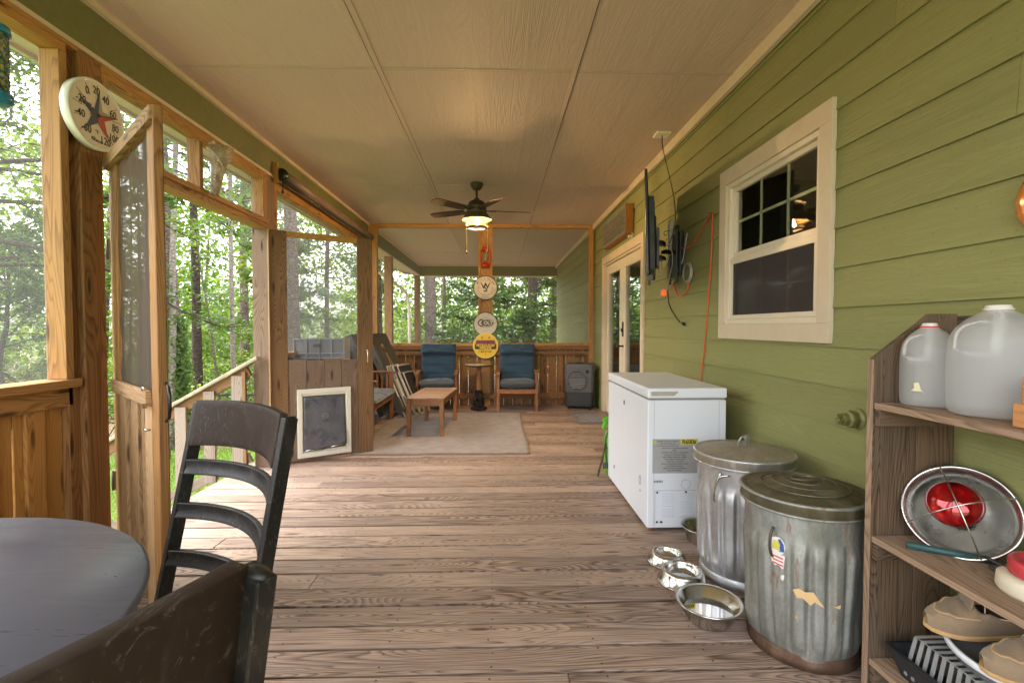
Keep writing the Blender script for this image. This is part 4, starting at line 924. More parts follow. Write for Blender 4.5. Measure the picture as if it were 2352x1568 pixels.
def armchair(label, loc, rz):
    c = thing('patio_armchair', label, 'armchair', loc, rz, 'blue cushioned patio armchairs'); W = .60
    # local: faces -y, origin between the front feet
    for s_ in (-1, 1):
        x = s_*(W/2-.02)
        MB().bx(x-.02, x+.02, -.0, .055, 0, .565).build('leg', 'teak', c, .004, world=False)
        MB().bx(x-.02, x+.02, .44, .49, 0, .565).build('leg', 'teak', c, .004, world=False)
        q = MB(); n = 8
        for k in range(n):
            u0, u1 = k/n, (k+1)/n; f = lambda u: (-.045+.56*u, .585-.028*(2*u-1)**2+.0)
            a, b = f(u0), f(u1); q.bar((x, a[0], a[1]), (x, b[0]+.004, b[1]), .058, .022)
        q.build('armrest', 'teak', c, .003, world=False)
        q = MB(); 
        for k in range(6): yy = .075+.06*k; q.bx(x-.008, x+.008, yy, yy+.028, .30, .56)
        q.bx(x-.012, x+.012, .04, .46, .27, .31); q.build('arm_slats', 'teak', c, .002, world=False)
    q = MB(); q.bx(-W/2+.04, W/2-.04, .005, .03, .27, .335); q.bx(-W/2+.04, W/2-.04, .42, .445, .24, .30)
    for k in range(6): q.bx(-W/2+.045, W/2-.045, .035+.067*k, .085+.067*k, .322-.012*k, .336-.012*k)
    q.build('seat_frame', 'teak', c, .002, world=False)
    q = MB(T(0, .40, .30, R(-14)))
    for x in (-.25, .25): q.bx(x-.02, x+.02, 0, .03, 0, .66)
    q.bx(-.25, .25, 0, .025, .60, .66); q.bx(-.25, .25, 0, .025, .02, .07)
    for k in range(7): q.bx(-.21+.065*k, -.18+.065*k, .004, .02, .07, .60)
    q.build('back_frame', 'teak', c, .002, world=False)
    q = MB(); cushion(q, T(0, .20, .405, R(-4)), .53, .50, .13); q.build('seat_cushion', 'blue_faded', c, world=False)
    q = MB(); cushion(q, T(0, .395, .665, R(90-14)), .52, .53, .11, (.22, .45, .70)); q.build('back_cushion', 'blue', c, world=False)
    q = MB(); cushion(q, T(0, .385, .905, R(90-14)), .535, .155, .15, nv=14); q.build('head_pillow', 'blue', c, world=False)
    return c
armchair('blue cushioned wooden armchair behind the coffee table, left of the round pedestal table', (-.885, 6.98, 0), R(2))
armchair('blue cushioned wooden armchair between the pedestal table and the grey cooler', (.285, 6.96, 0), R(-2))

# loveseat on the left, mostly hidden by the dog door
lv = thing('loveseat', 'slatted wooden loveseat with grey blue pads, half hidden by the dog door', 'loveseat', (-1.7, 5.9, 0))
y0, y1 = 5.36, 6.46
for yy, xs in ((y0, -1.375), (y1, -1.395)):
    MB().bx(xs-.05, xs, yy-.02, yy+.03, 0, .635).build('leg', 'teak', lv, .004)
    MB().bx(-1.93, -1.88, yy-.02, yy+.03, 0, .80).build('leg', 'teak', lv, .004)
    q = MB()
    for k in range(6): q.bar((-1.335-.09*k, yy+.005, .648-.01*abs(k-2.5)**1.5*.5), (-1.425-.09*k, yy+.005, .648-.01*abs(k-1.5)**1.5*.5), .062, .022)
    q.build('armrest', 'teak', lv, .003)
    q = MB()
    for k in range(6): q.bx(-1.49-.065*k, -1.462-.065*k, yy, yy+.014, .34, .635)
    q.bx(-1.90, -1.40, yy-.006, yy+.018, .30, .345); q.build('arm_slats', 'teak', lv, .002)
q = MB(); q.bx(-1.40, -1.378, y0+.03, y1-.02, .30, .37); q.bx(-1.88, -1.40, y0+.035, y1-.025, .33, .35); q.bx(-1.93, -1.90, y0+.03, y1-.02, .72, .80)
for k in range(12): q.bx(-1.925, -1.905, y0+.06+.085*k, y0+.10+.085*k, .35, .72)
q.build('seat_frame', 'teak', lv, .002)
q = MB(); 
for yc in ((y0+y1)/2-.265, (y0+y1)/2+.265): cushion(q, T(-1.62, yc, .405, 0, R(4)), .56, .52, .085)
q.build('seat_pad', fabric('slate_pad', (.085, .095, .11), (.13, .135, .14)), lv)

# coffee table
ct = thing('coffee_table', 'low slatted hardwood coffee table standing on the taupe rug', 'coffee table', (-.78, 5.87, 0), R(-4))
w_, l_, h_ = .43, .99, .442
for sx in (-1, 1):
    for sy in (-1, 1): MB().bx(sx*(w_/2-.028)-.022, sx*(w_/2-.028)+.022, sy*(l_/2-.035)-.022, sy*(l_/2-.035)+.022, 0, .418).build('leg', 'teak', ct, .003, world=False)
q = MB()
for sy in (-1, 1): q.bx(-w_/2+.051, w_/2-.051, sy*(l_/2-.035)-.011, sy*(l_/2-.035)+.011, .352, .417)
for sx in (-1, 1): q.bx(sx*(w_/2-.028)-.011, sx*(w_/2-.028)+.011, -l_/2+.058, l_/2-.058, .352, .417)
q.build('apron', 'teak', ct, .002, world=False)
q = MB(); 
for sx in (-1, 1): q.poly([(sx*w_/2, -l_/2+.03), (sx*(w_/2-.03), -l_/2), (sx*(w_/2-.058), -l_/2), (sx*(w_/2-.058), l_/2), (sx*(w_/2-.03), l_/2), (sx*w_/2, l_/2-.03)], 2, .419, h_)
for sy in (-1, 1): q.bx(-w_/2+.060, w_/2-.060, sy*(l_/2-.026)-.026, sy*(l_/2-.026)+.026, .4195, h_-.0005)
n = 11; sp_ = (l_-.108)/n
for k in range(n): q.bx(-w_/2+.060, w_/2-.060, -l_/2+.054+sp_*k+.003, -l_/2+.054+sp_*(k+1)-.003, .42, h_-.001)
q.build('tabletop', 'teak_top', ct, .002, world=False)

# pedestal table
pt = thing('pedestal_table', 'small round side table on a turned black pedestal between the blue chairs', 'side table', (-.28, 7.2, 0))
c = (-.28, 7.2, 0)
MB().lathe([(.001, .655), (.205, .655), (.215, .66), (.216, .672), (.21, .677)], c, 48).build('table_edge', 'black', pt)
MB().lathe([(.209, .676), (.208, .682), (.001, .683)], c, 48).build('tabletop', plain('worn_tan_top', (.36, .28, .19), .5, 0, .12, 9), pt)
MB().lathe([(.028, .30), (.045, .305), (.042, .33), (.030, .60), (.045, .64), (.06, .655)], c, 8, smooth=False).build('column', 'teak', pt)
MB().lathe([(.12, 0), (.125, .015), (.12, .04), (.082, .055), (.082, .13), (.072, .14), (.07, .15), (.085, .155), (.085, .17), (.062, .18), (.052, .26), (.062, .265), (.062, .285), (.046, .30), (.04, .31)], c, 8, smooth=False).build('base', plain('gloss_black_base', (.016, .014, .013), .25), pt)

# evaporative cooler
ec = thing('evaporative_cooler', 'dark grey portable evaporative cooler with round louvred outlet, by the house wall', 'air cooler', (1.25, 7.3, 0), R(-12))
gm = plain('graphite_plastic', (.085, .09, .09), .5, 0, .08, 8, .1, (.16, .14, .12), .3); dg = plain('dark_graphite_plastic', (.030, .032, .034), .5, 0, .08, 8, .1)
w_, d_ = .44, .34
def rr(w, d, r, n=5):
    o = []
    for cx, cy, a0 in ((w/2-r, d/2-r, 0), (-w/2+r, d/2-r, PI/2), (-w/2+r, -d/2+r, PI), (w/2-r, -d/2+r, 1.5*PI)):
        o += [(cx+r*math.cos(a0+PI/2*i/n), cy+r*math.sin(a0+PI/2*i/n)) for i in range(n+1)]
    return o
def loft(mb, secs):
    vs = [(x, y, z) for z, w, d, r in secs for x, y in rr(w, d, r)]; n = len(rr(1, 1, .1)); fs = []; uvs = []
    for j in range(len(secs)-1):
        for k in range(n): k2 = (k+1) % n; fs.append((j*n+k, j*n+k2, (j+1)*n+k2, (j+1)*n+k)); uvs.append([(0, 0), (.1, 0), (.1, .1), (0, .1)])
    fs.append(tuple(range(n-1, -1, -1))); uvs.append([(0, 0)]*n); fs.append(tuple(range((len(secs)-1)*n, len(secs)*n))); uvs.append([(0, 0)]*n)
    return mb.add(vs, fs, uvs, False)
loft(MB(), [(.045, .40, .30, .04), (.06, .42, .32, .05), (.25, .425, .325, .05), (.262, .43, .33, .05)]).build('water_tank', dg, ec, .004, world=False)
loft(MB(), [(.263, .435, .335, .05), (.60, .44, .34, .055), (.655, .44, .34, .06), (.685, .42, .32, .07), (.69, .36, .26, .06)]).build('body', gm, ec, .004, world=False)
Mo = frame((1, 0, 0), (0, 0, 1), (0, -1, 0), (-.035, -.171, .44))
q = MB(Mo); q.cap = False; q.lathe([(.128, -.01), (.150, .0), (.152, .012), (.146, .018), (.134, .014), (.128, -.01)], seg=48); q.build('outlet_ring', gm, ec, world=False)
MB(Mo).lathe([(.001, .001), (.13, .001)], seg=40).build('outlet_back', 'black', ec, world=False)
q = MB(Mo)
for k in range(8):
    yy = -.105+.03*k; hw_ = math.sqrt(max(0, .128**2-yy*yy)); q.bx(-hw_, hw_, yy-.007 if k < 5 else yy-.002, yy+.007 if k < 5 else yy+.002, .004, .012, rot=(R(25), 0, 0))
for k in range(-8, 9): q.bx(k*.015-.0008, k*.015+.0008, .02, math.sqrt(.128**2-(k*.015)**2), .002, .005)
q.build('louvre', plain('light_grey_louvre', (.30, .31, .31), .45), ec, world=False)
q = MB(frame((1, 0, 0), (0, 0, 1), (0, -1, 0), (.115, -.171, .575))); q.lathe([(.001, .012), (.016, .01), (.018, .002), (.026, .001), (.027, -.002)], seg=20); q.build('control_knob', dg, ec, world=False)
q = MB(); q.lathe([(.001, .70), (.06, .698), (.075, .69)], (-.0, -.02, 0), 24, sy=.5); q.build('top_handle', dg, ec, world=False)
for x in (-.16, .16):
    for yy in (-.11, .11):
        q = MB(frame((0, 1, 0), (0, 0, 1), (1, 0, 0), (x-.01, yy, .022))); q.lathe([(.001, 0), (.021, 0), (.021, .02), (.001, .02)], seg=16); q.bx(-.01, .01, .0, .025, -.004, .024); q.build('caster', 'black', ec, world=False)

# things leaning in the corner
def cornhole(label, M4, first=False):
    b = thing('cornhole_board', label, 'game board', (-1.75, 7.0, 0), 0, 'cornhole boards leaning in the corner')
    pts = [(-.30, 0), (.30, 0), (.30, 1.16), (-.30, 1.16)]; n = 28
    ho = [(.076*math.cos(2*PI*i/n), .93+.076*math.sin(2*PI*i/n)) for i in range(n)]
    # ring of quads from hole to rectangle
    def edge(a):
        dx, dy = math.cos(a), math.sin(a); ts = []
        if dx > 1e-6: ts.append(.30/dx)
        if dx < -1e-6: ts.append(-.30/dx)
        if dy > 1e-6: ts.append(.23/dy)
        if dy < -1e-6: ts.append(-.93/dy)
        t_ = min(ts); return (dx*t_, .93+dy*t_)
    angs = sorted([2*PI*i/n for i in range(n)]+[math.atan2(.23, .30), PI-math.atan2(.23, .30), 2*PI-math.atan2(.93, .30), PI+math.atan2(.93, .30)])
    q = MB(M4); m_ = len(angs); vs = [(.076*math.cos(a), .93+.076*math.sin(a), 0) for a in angs]+[(*edge(a), 0) for a in angs]
    fs = [(i, m_+i, m_+(i+1) % m_, (i+1) % m_) for i in range(m_)]; q.add(vs, fs, [[(vs[k][1], vs[k][0]) for k in f] for f in fs])
    q.build('board_top', wood('charcoal_ply', (.115, .11, .105), (.06, .058, .056), 8, .6, 5) if first else bpy.data.materials['charcoal_ply'], b, 0, 0, .012)
    q = MB(M4); q.bx(-.30, -.28, 0, 1.16, -.095, -.008); q.bx(.28, .30, 0, 1.16, -.095, -.008); q.bx(-.28, .28, 0, .02, -.095, -.008); q.bx(-.28, .28, 1.14, 1.16, -.095, -.008)
    q.build('board_frame', bpy.data.materials['charcoal_ply'], b, .003)
    q = MB(M4 @ T(0, 0, .0075)); q.bar((-.012, .86, 0), (-.10, .1, 0), .016, .002, (0, 0, 1)); q.bar((.012, .86, 0), (.10, .1, 0), .016, .002, (0, 0, 1)); q.build('painted_stripe', plain('tan_stripe', (.52, .30, .12), .6), b)
def lean(base, yawdeg, tilt):
    # board faces +x-ish, foot at base, top leans back
    return Matrix.Translation(base) @ Matrix.Rotation(R(yawdeg), 4, 'Z') @ Matrix.Rotation(R(90-tilt), 4, 'X')
cornhole('dark grey cornhole board with a round hole, leaning beside the dog door edge', lean((-1.21, 6.80, .10), 80, 26), True)
cornhole('dark grey board seen through the dog door screen, leaning behind the other board', lean((-1.44, 6.66, .08), 84, 24))

tub = plain('white_tube', (.46, .44, .41), .35, .1, .05)
def folded_chair(label, M4, col, gr=None):
    b = thing('folding_lawn_chair', label, 'folding chair', tuple(M4.translation), 0, 'folded chairs in the corner')
    q = MB(M4)
    for z, h, wd, z0 in ((0, .74, .20, .10), (-.035, .60, .19, 0), (.035, .62, .18, 0)):
        q.tube(smooth_path([(-wd, z0+.06, z), (-wd, h-.05, z), (-wd+.05, h, z), (wd-.05, h, z), (wd, h-.05, z), (wd, z0+.06, z), (wd-.06, z0, z+.0), (-wd+.06, z0, z+.0), (-wd, z0+.06, z)], 3), .011, 7)
    q.build('tube_frame', tub, b)
    q = MB(M4)
    for k in range(5): q.bx(-.18+.075*k, -.115+.075*k, .30, .73, .012+.002*(k % 2), .015+.002*(k % 2))
    for k in range(5): q.bx(-.19, .19, .33+.08*k, .39+.085*k, .017, .020)
    q.build('webbing', col, b)
    q = MB(M4); q.bx(-.225, -.202, .30, .56, -.02, .005); q.bx(.202, .225, .30, .56, -.02, .005); q.build('armrest', 'cream', b, .004)
wht = plain('white_webbing', (.42, .43, .46), .7); nav = plain('navy_webbing', (.03, .05, .12), .7); blk = plain('charcoal_webbing', (.04, .04, .042), .7)
def fch(x, y, yawd, tilt): return Matrix.Translation((x, y, .015)) @ Matrix.Rotation(R(yawd), 4, 'Z') @ Matrix.Rotation(R(90-tilt), 4, 'X')
folded_chair('folded white webbed lawn chair nearest the loveseat armrest', fch(-1.19, 6.74, 80, 23), wht)
folded_chair('folded navy and white lawn chair in the middle of the leaning stack', fch(-1.12, 6.79, 79, 23), nav)
folded_chair('folded charcoal lawn chair, last of the leaning stack', fch(-1.06, 6.86, 77, 24), blk)

# grey plastic crates behind the dog door
cg_ = plain('grey_crate_plastic', (.27, .27, .285), .5, 0, .05, 8)
def crate(label, M4, w, d, h, tagp=True):
    b = thing('plastic_crate', label, 'crate', tuple(M4.translation), 0, 'grey crates stacked behind the dog door')
    q = MB(M4)
    q.bx(-w/2, w/2, -d/2, -d/2+.006, 0, h); q.bx(-w/2, w/2, d/2-.006, d/2, 0, h); q.bx(-w/2, -w/2+.006, -d/2+.006, d/2-.006, 0, h); q.bx(w/2-.006, w/2, -d/2+.006, d/2-.006, 0, h); q.bx(-w/2+.006, w/2-.006, -d/2+.006, d/2-.006, 0, .008)
    q.build('crate_wall', cg_, b, .002)
    q = MB(M4); s_ = d/2
    for k in range(5): x = -w/2+.004+(w-.008)*k/4; q.bx(x-.004, x+.004, -s_-.010, -s_-.0005, .01, h-.01)
    for z in (.006, h*.42, h*.56, h-.006): q.bx(-w/2-.004, w/2+.004, -s_-.011, -s_-.0005, z-.005, z+.005)
    q.build('rib', plain('crate_rib_plastic', (.44, .44, .46), .5) if 'cr' not in M else M['cr'], b, .001); M['cr'] = bpy.data.materials['crate_rib_plastic']
    q = MB(M4 @ T(-.02, -s_-.009, h*.79)); q.bx(-.034, .034, -.003, .003, -.017, .017); q.bx(-.026, .026, -.005, -.0005, -.008, .008); q.build('label_plate', plain('dark_crate_plate', (.10, .10, .11), .5) if 'cp' not in M else M['cp'], b, .001); M['cp'] = bpy.data.materials['dark_crate_plate']
crate('grey ribbed plastic crate standing topmost in the stack behind the dog door screen', T(-1.79, 4.99, .785, 0, 0, R(5)), .485, .26, .335)
crate('grey crate in the middle of the stack behind the lower boards of the dog door', T(-1.78, 5.0, .395, 0, 0, R(3)), .485, .28, .385)
crate('grey crate at the bottom of the stack behind the lower boards of the dog door', T(-1.78, 5.0, .004, 0, 0, R(-2)), .485, .28, .385)

# ================================================================ FREEZER
fz = thing('chest_freezer', 'white chest freezer with a grey warning panel on its end, against the green siding', 'freezer', (1.15, 3.35, 0))
x0, x1, y0, y1 = .898, 1.375, 2.845, 3.87
MB().bx(x0, x1, y0, y1, .022, .795).build('cabinet', 'white', fz, .008)
MB().bx(x0-.002, x1+.003, y0-.004, y1+.002, .806, .868).build('lid', 'white', fz, .010)
MB().bx(x0+.012, x1-.012, y0+.012, y1-.012, .7955, .8055).build('gasket', plain('grey_gasket', (.22, .22, .21), .6), fz)
q = MB(); q.poly([(.92, .826), (1.085, .826), (1.085, .848), (.905+.165, .826)], 1, 0, 0) if 0 else None
q.poly([(.915, .822), (1.055, .822), (1.078, .842), (1.078, .848), (.915, .848)], 1, y0-.0055, y0-.0035); q.build('lid_recess', plain('beige_recess', (.42, .36, .30), .5), fz)
MB().bx(x0+.038, x0+.0395, y0-.0012, y0, .03, .79).bx(x1-.045, x1-.0435, y0-.0012, y0, .03, .79).build('panel_seam', plain('seam_grey', (.35, .35, .35), .6), fz)
MB().bx(.928, 1.20, y0-.0035, y0-.0005, .356, .562).build('warning_label', plain('silver_label', (.36, .36, .36), .4), fz)
Mf = frame((1, 0, 0), (0, 0, 1), (0, -1, 0), (0, y0-.0042, 0)); its = []
lines = ['DANGER - Risk of fire or explosion', 'Flammable refrigerant used.', 'To be repaired only by trained service', 'personnel. Do not puncture refrigerant', 'tubing.', 'CAUTION - Risk of fire or explosion due', 'to puncture of refrigerant tubing;', 'follow handling instructions carefully.', 'Keep ventilation openings clear', 'of obstruction at all times.', 'Do not use mechanical devices to speed', 'up the defrosting process.', 'Dispose of properly in accordance', 'with local regulations.']
q = MB(); q.bx(1.096, 1.20, y0-.0048, y0-.0036, .528, .562); q.build('yellow_patch', plain('label_yellow', (.60, .52, .02), .4), fz)
lettering('refrigerant_lettering', [('R600a', 1.148, .545, .034, 0, .0008)], Mf @ T(0, 0, .0012), dk, fz, .0003)
for i, s_ in enumerate(lines): its.append((s_, 1.062 if i > 2 else 1.02, .549-.0135*i, .0098 if i > 2 else .0085, 0, .0002))
lettering('small_lettering', its, Mf, dk, fz, .0002)
q = MB(Mf); q.poly([(.931, .535), (.951, .535), (.941, .554)], 2, 0, .0004); q.build('warning_symbol', bpy.data.materials['label_yellow'], fz)
q = MB(Mf); 
for k in range(14): q.bx(.935+k*.004, .935+k*.004+random.choice((.0012, .0022)), .300, .314, 0, .0004)
q.build('bar_code', dk, fz)
q = MB(Mf)
for x in (.985, 1.095):
    for k in range(10): q.bx(x, x+.075, .091+.0155*k, .0955+.0155*k, .001, .0045, rot=(R(30), 0, 0))
q.build('vent_louvre', 'white', fz)
q = MB(Mf); q.bx(.942, 1.30, .252, .2532, .0015, .0045); q.bx(.942, .9432, .04, .252, .0015, .0045); q.build('access_panel_edge', bpy.data.materials['seam_grey'], fz)
q = MB(Mf)
for x, z in ((.956, .241), (1.13, .243), (.956, .063)): q.lathe([(.006, 0), (.005, .006), (.001, .007)], (x, z, .002), 12)
q.bx(.975, .989, .057, .068, .002, .005); q.build('screw', dk, fz)
q = MB(Mf); ring(q, .028, .001, 0, 2*PI, 30, .003, 1, 1, 1.13, .29); q.build('drain_outline', bpy.data.materials['seam_grey'], fz)
Mx_ = frame((0, -1, 0), (0, 0, 1), (-1, 0, 0), (x0-.0005, 0, 0))
q = MB(Mx_); q.lathe([(.012, 0), (.012, .003), (.001, .004)], (-3.38, .70, 0), 18, sy=1.4); q.build('lock', 'black', fz)
q = MB(Mx_); ring(q, .018, .0014, 0, 2*PI, 24, .001, 1, 1.6, -2.99, .27); q.lathe([(.006, 0), (.005, .003), (.001, .003)], (-2.985, .205, 0), 10); ring(q, .014, .0018, 0, 2*PI, 20, .001, .6, 1, -3.66, .16); q.build('drain_plug', plain('grey_plug', (.22, .22, .23), .5), fz)
q = MB()
for x in (x0+.03, x1-.03):
    for yy in (y0+.03, y1-.03): q.lathe([(.014, 0), (.016, .022)], (x, yy, 0), 12)
q.build('foot', plain('rust_foot', (.30, .10, .04), .7), fz)
# green tool with strap behind the freezer
gtool = thing('garden_sprayer', 'lime green sprayer with a black shoulder strap behind the freezer', 'sprayer', (.95, 4.0, 0))
gl_ = plain('lime_plastic', (.10, .46, .01), .3)
q = MB(); q.lathe([(.001, .012), (.082, .014), (.092, .04), (.094, .30), (.08, .345), (.05, .37), (.035, .38)], (.99, 4.01, 0), 28); q.build('tank', gl_, gtool)
q = MB(); q.lathe([(.042, .38), (.045, .42), (.03, .44)], (.99, 4.01, 0), 20); q.bx(.885, 1.06, 3.985, 4.035, .44, .475); q.bx(.885, .91, 3.985, 4.035, .375, .44, rot=(0, R(18), 0)); q.bx(.975, 1.0, 3.99, 4.03, .42, .44); q.build('pump_handle', gl_, gtool, .006)
q = MB()
P_ = smooth_path([(.95, 3.93, .40), (.905, 3.92, .37), (.885, 3.91, .30), (.865, 3.90, .18), (.835, 3.90, .07), (.820, 3.90, .012)], 4)
for a, b in zip(P_[:-1], P_[1:]): q.bar(a, b, .04, .004, (1, 0, .3))
P_ = smooth_path([(.885, 3.90, .30), (.89, 3.90, .15), (.905, 3.90, .06)], 4)
for a, b in zip(P_[:-1], P_[1:]): q.bar(a, b, .04, .004, (1, 0, .3))
q.build('strap', 'black', gtool); MB().bx(.862, .905, 3.89, 3.905, .075, .125).build('buckle', plain('grey_buckle', (.09, .09, .09), .3), gtool, .004)
q = MB(); ring(q, .03, .003, 0, 2*PI, 20, 3.90) if 0 else None
MB().tube([(.925+.04*math.cos(a), 3.91, .285+.055*math.sin(a)) for a in np.linspace(0, 2*PI, 24, endpoint=False)], .0045, 6, closed=True).build('ring', 'steel', gtool)

# ================================================================ TRASH CANS
def can(label, cx_, cy_, r, H, mats, lidh, old, rot=0):
    t_ = thing('trash_can', label, 'trash can', (cx_, cy_, 0)); c = (cx_, cy_, 0); mb_body, mb_lid, mb_rim = mats
    nf = 20
    def flute(rr_, z, a, j):
        lo, hi = .10*H, .76*H; m_ = max(0, min(1, (z-lo)/.03))*max(0, min(1, (hi-z)/.03)); w_ = .5+.5*math.cos(nf*(a+rot)); w_ = min(1, w_*1.9)**.8
        dn = (.004*math.sin(3*a+z*9)+.003*math.sin(5*a-z*14)) if old else .0012*math.sin(3*a+z*7)
        return rr_ + .014*m_*w_ + dn*(z > .03)
    rb = r*.90; prof = [(rb*.96, .004), (rb, .006), (rb+.002, .03), (rb, .045)]+[(rb+(r-rb)*k/22, .05+(H-.06)*k/22) for k in range(23)]+[(r+.004, H-.006), (r+.003, H)]
    MB().lathe(prof, c, 240, fn=flute).build('can_body', mb_body, t_)
    q = MB(); q.cap = False; q.lathe([(rb+.001, .002), (rb+.006, .002), (rb+.007, .028), (rb+.004, .034), (rb+.004, .05), (rb+.001, .052)], c, 72); q.build('bottom_rim', mb_rim, t_)
    q = MB(); R0 = r+.014; prof = [(R0, H-.042), (R0+.003, H-.04), (R0+.002, H-.004), (R0+.005, H+.002), (R0-.004, H+.008), (R0-.02, H+.004)]
    for k in range(10):
        u = 1-k/10; prof.append((max(.001, (R0-.026)*u), H+.005+lidh*(1-u*u)+.004*math.sin(k*2.1)*(1 if old else .3)))
    prof.append((.001, H+.005+lidh)); q.cap = False; q.lathe(prof, c, 72)
    lid = q.build('lid', mb_lid, t_)
    q = MB(); q.cap = False; q.lathe([(R0+.001, H-.044), (R0+.006, H-.042), (R0+.006, H-.036), (R0+.001, H-.034)], c, 72); q.lathe([(R0+.002, H-.002), (R0+.008, H+.002), (R0+.004, H+.009), (R0-.004, H+.009)], c, 72); q.build('lid_rim', mb_body, lid)
    if not old:
        q = MB(); hz = H+.005+lidh
        for a, b in zip(P2 := smooth_path([(cx_-.03, cy_-.02, hz-.004), (cx_-.028, cy_-.02, hz+.028), (cx_-.015, cy_-.012, hz+.042), (cx_+.015, cy_+.008, hz+.042), (cx_+.028, cy_+.018, hz+.028), (cx_+.03, cy_+.02, hz-.004)], 4), P2[1:]): q.bar(a, b, .028, .003, (-.03, .05, .1))
        q.build('lid_handle', 'galv_new', lid)
    else:
        q = MB(); hz = H+.008+lidh
        q.tube([(cx_+.045*math.cos(a), cy_+.03*math.sin(a), hz-.001) for a in np.linspace(0, 2*PI, 24, endpoint=False)], .004, 6, closed=True)
        for rr_ in (.07, .11, .15): q.tube([(cx_+rr_*math.cos(a), cy_+rr_*math.sin(a), H+.003+lidh*(1-(rr_/(r-.01))**2)+.004) for a in np.linspace(0, 2*PI, 40, endpoint=False)], .0035, 6, closed=True)
        q.build('lid_ridge', mb_lid, lid)
    return t_
c1 = can('shiny galvanised trash can with a dusty lid and strap handle, next to the freezer', 1.215, 2.335, .212, .615, ('galv_new', 'lid_dusty', 'galv_new'), .03, False, .1)
c2 = can('weathered rusty galvanised trash can with torn stickers, in front of the shelf', 1.19, 1.825, .205, .600, ('galv_old', 'lid_old', 'rust'), .038, True, .3)
q = MB(); q.tube(smooth_path([(1.075, 2.18, .545), (1.03, 2.20, .53), (1.015, 2.21, .46), (1.02, 2.22, .415), (1.045, 2.23, .41)], 3), .0045, 6); q.tube(smooth_path([(1.04, 2.195, .56), (1.018, 2.20, .50), (1.012, 2.205, .44)], 3), .004, 6); q.build('side_handle', 'steel', c1)
q = MB(); q.tube(smooth_path([(1.012, 1.72, .50), (.998, 1.715, .47), (.996, 1.712, .42), (1.006, 1.712, .395), (1.02, 1.705, .405)], 3), .005, 6); q.build('side_hook', 'dark_metal', c2)
def on_can(a, z, cx_, cy_, r, out=.004):
    return (cx_+(r+out)*math.cos(a), cy_+(r+out)*math.sin(a), z)
def decal(name, outline, a0, z0_, mat, par, cx_, cy_, H, r, out):
    rb = r*.9; q = MB(); n = len(outline)
    cxx = sum(p[0] for p in outline)/n; czz = sum(p[1] for p in outline)/n
    def pt_(x, z): rad = rb+(r-rb)*(z0_+z)/H + .0185; return on_can(a0+x/rad, z0_+z, cx_, cy_, rad, out)
    rings = [[pt_(cxx+(x-cxx)*s_, czz+(z-czz)*s_) for x, z in outline] for s_ in (1, .75, .5, .25, .02)]
    vs = [v for r_ in rings for v in r_]; fs = []
    for j in range(4):
        for i in range(n): k = (i+1) % n; fs.append((j*n+i, j*n+k, (j+1)*n+k, (j+1)*n+i))
    q.add(vs, fs, [[(0, 0), (1, 0), (1, 1), (0, 1)]]*len(fs)); return q.build(name, mat, par, 0, 0, .0008)
stw = plain('sticker_paper', (.70, .66, .60), .6, 0, .05); stt = plain('torn_paper', (.62, .42, .20), .8)
A0 = R(216)
decal('round_sticker', [(.022*math.cos(a)*1.2, .034*math.sin(a)) for a in np.linspace(0, 2*PI, 14, endpoint=False)], A0, .440, stw, c2, 1.19, 1.825, .6, .205, .001)
decal('blue_star_patch', [(.006, -.02), (.024, -.016), (.022, .010), (.012, .028), (.002, .026), (.010, .006)], A0, .44, plain('sticker_blue', (.05, .09, .32), .5), c2, 1.19, 1.825, .6, .205, .002)
decal('yellow_print', [(-.018, -.012), (.010, -.016), (.006, .018), (-.012, .020)], A0, .44, plain('sticker_yellow', (.55, .50, .08), .5), c2, 1.19, 1.825, .6, .205, .0025)
decal('stripe_sticker', [(-.022, 0), (.026, -.004), (.020, -.052), (-.008, -.046), (-.020, -.034)], A0, .412, stw, c2, 1.19, 1.825, .6, .205, .001)
for k in range(3): decal('red_stripe', [(-.016, -.008-.013*k), (.020, -.012-.013*k), (.020, -.017-.013*k), (-.015, -.013-.013*k)], A0, .412, plain('sticker_red', (.55, .06, .07), .5) if k == 0 else bpy.data.materials['sticker_red'], c2, 1.19, 1.825, .6, .205, .002)
decal('torn_scrap', [(-.006, 0), (.016, -.006), (.012, -.026), (-.004, -.020)], A0+.04, .344, stw, c2, 1.19, 1.825, .6, .205, .001)
A1 = R(243)
decal('torn_label', [(-.05, .012), (-.03, .024), (-.012, .014), (.012, .020), (.022, .006), (.05, -.034), (.020, -.012), (.006, -.030), (-.020, -.010), (-.036, -.014)], A1, .285, stt, c2, 1.19, 1.825, .6, .205, .001)
decal('torn_scrap', [(-.004, 0), (.006, -.012), (.002, .008)], A1-.18, .20, stt, c2, 1.19, 1.825, .6, .205, .001)
decal('torn_scrap', [(-.012, 0), (.010, -.008), (.012, .008)], A1+.42, .26, stt, c2, 1.19, 1.825, .6, .205, .001)

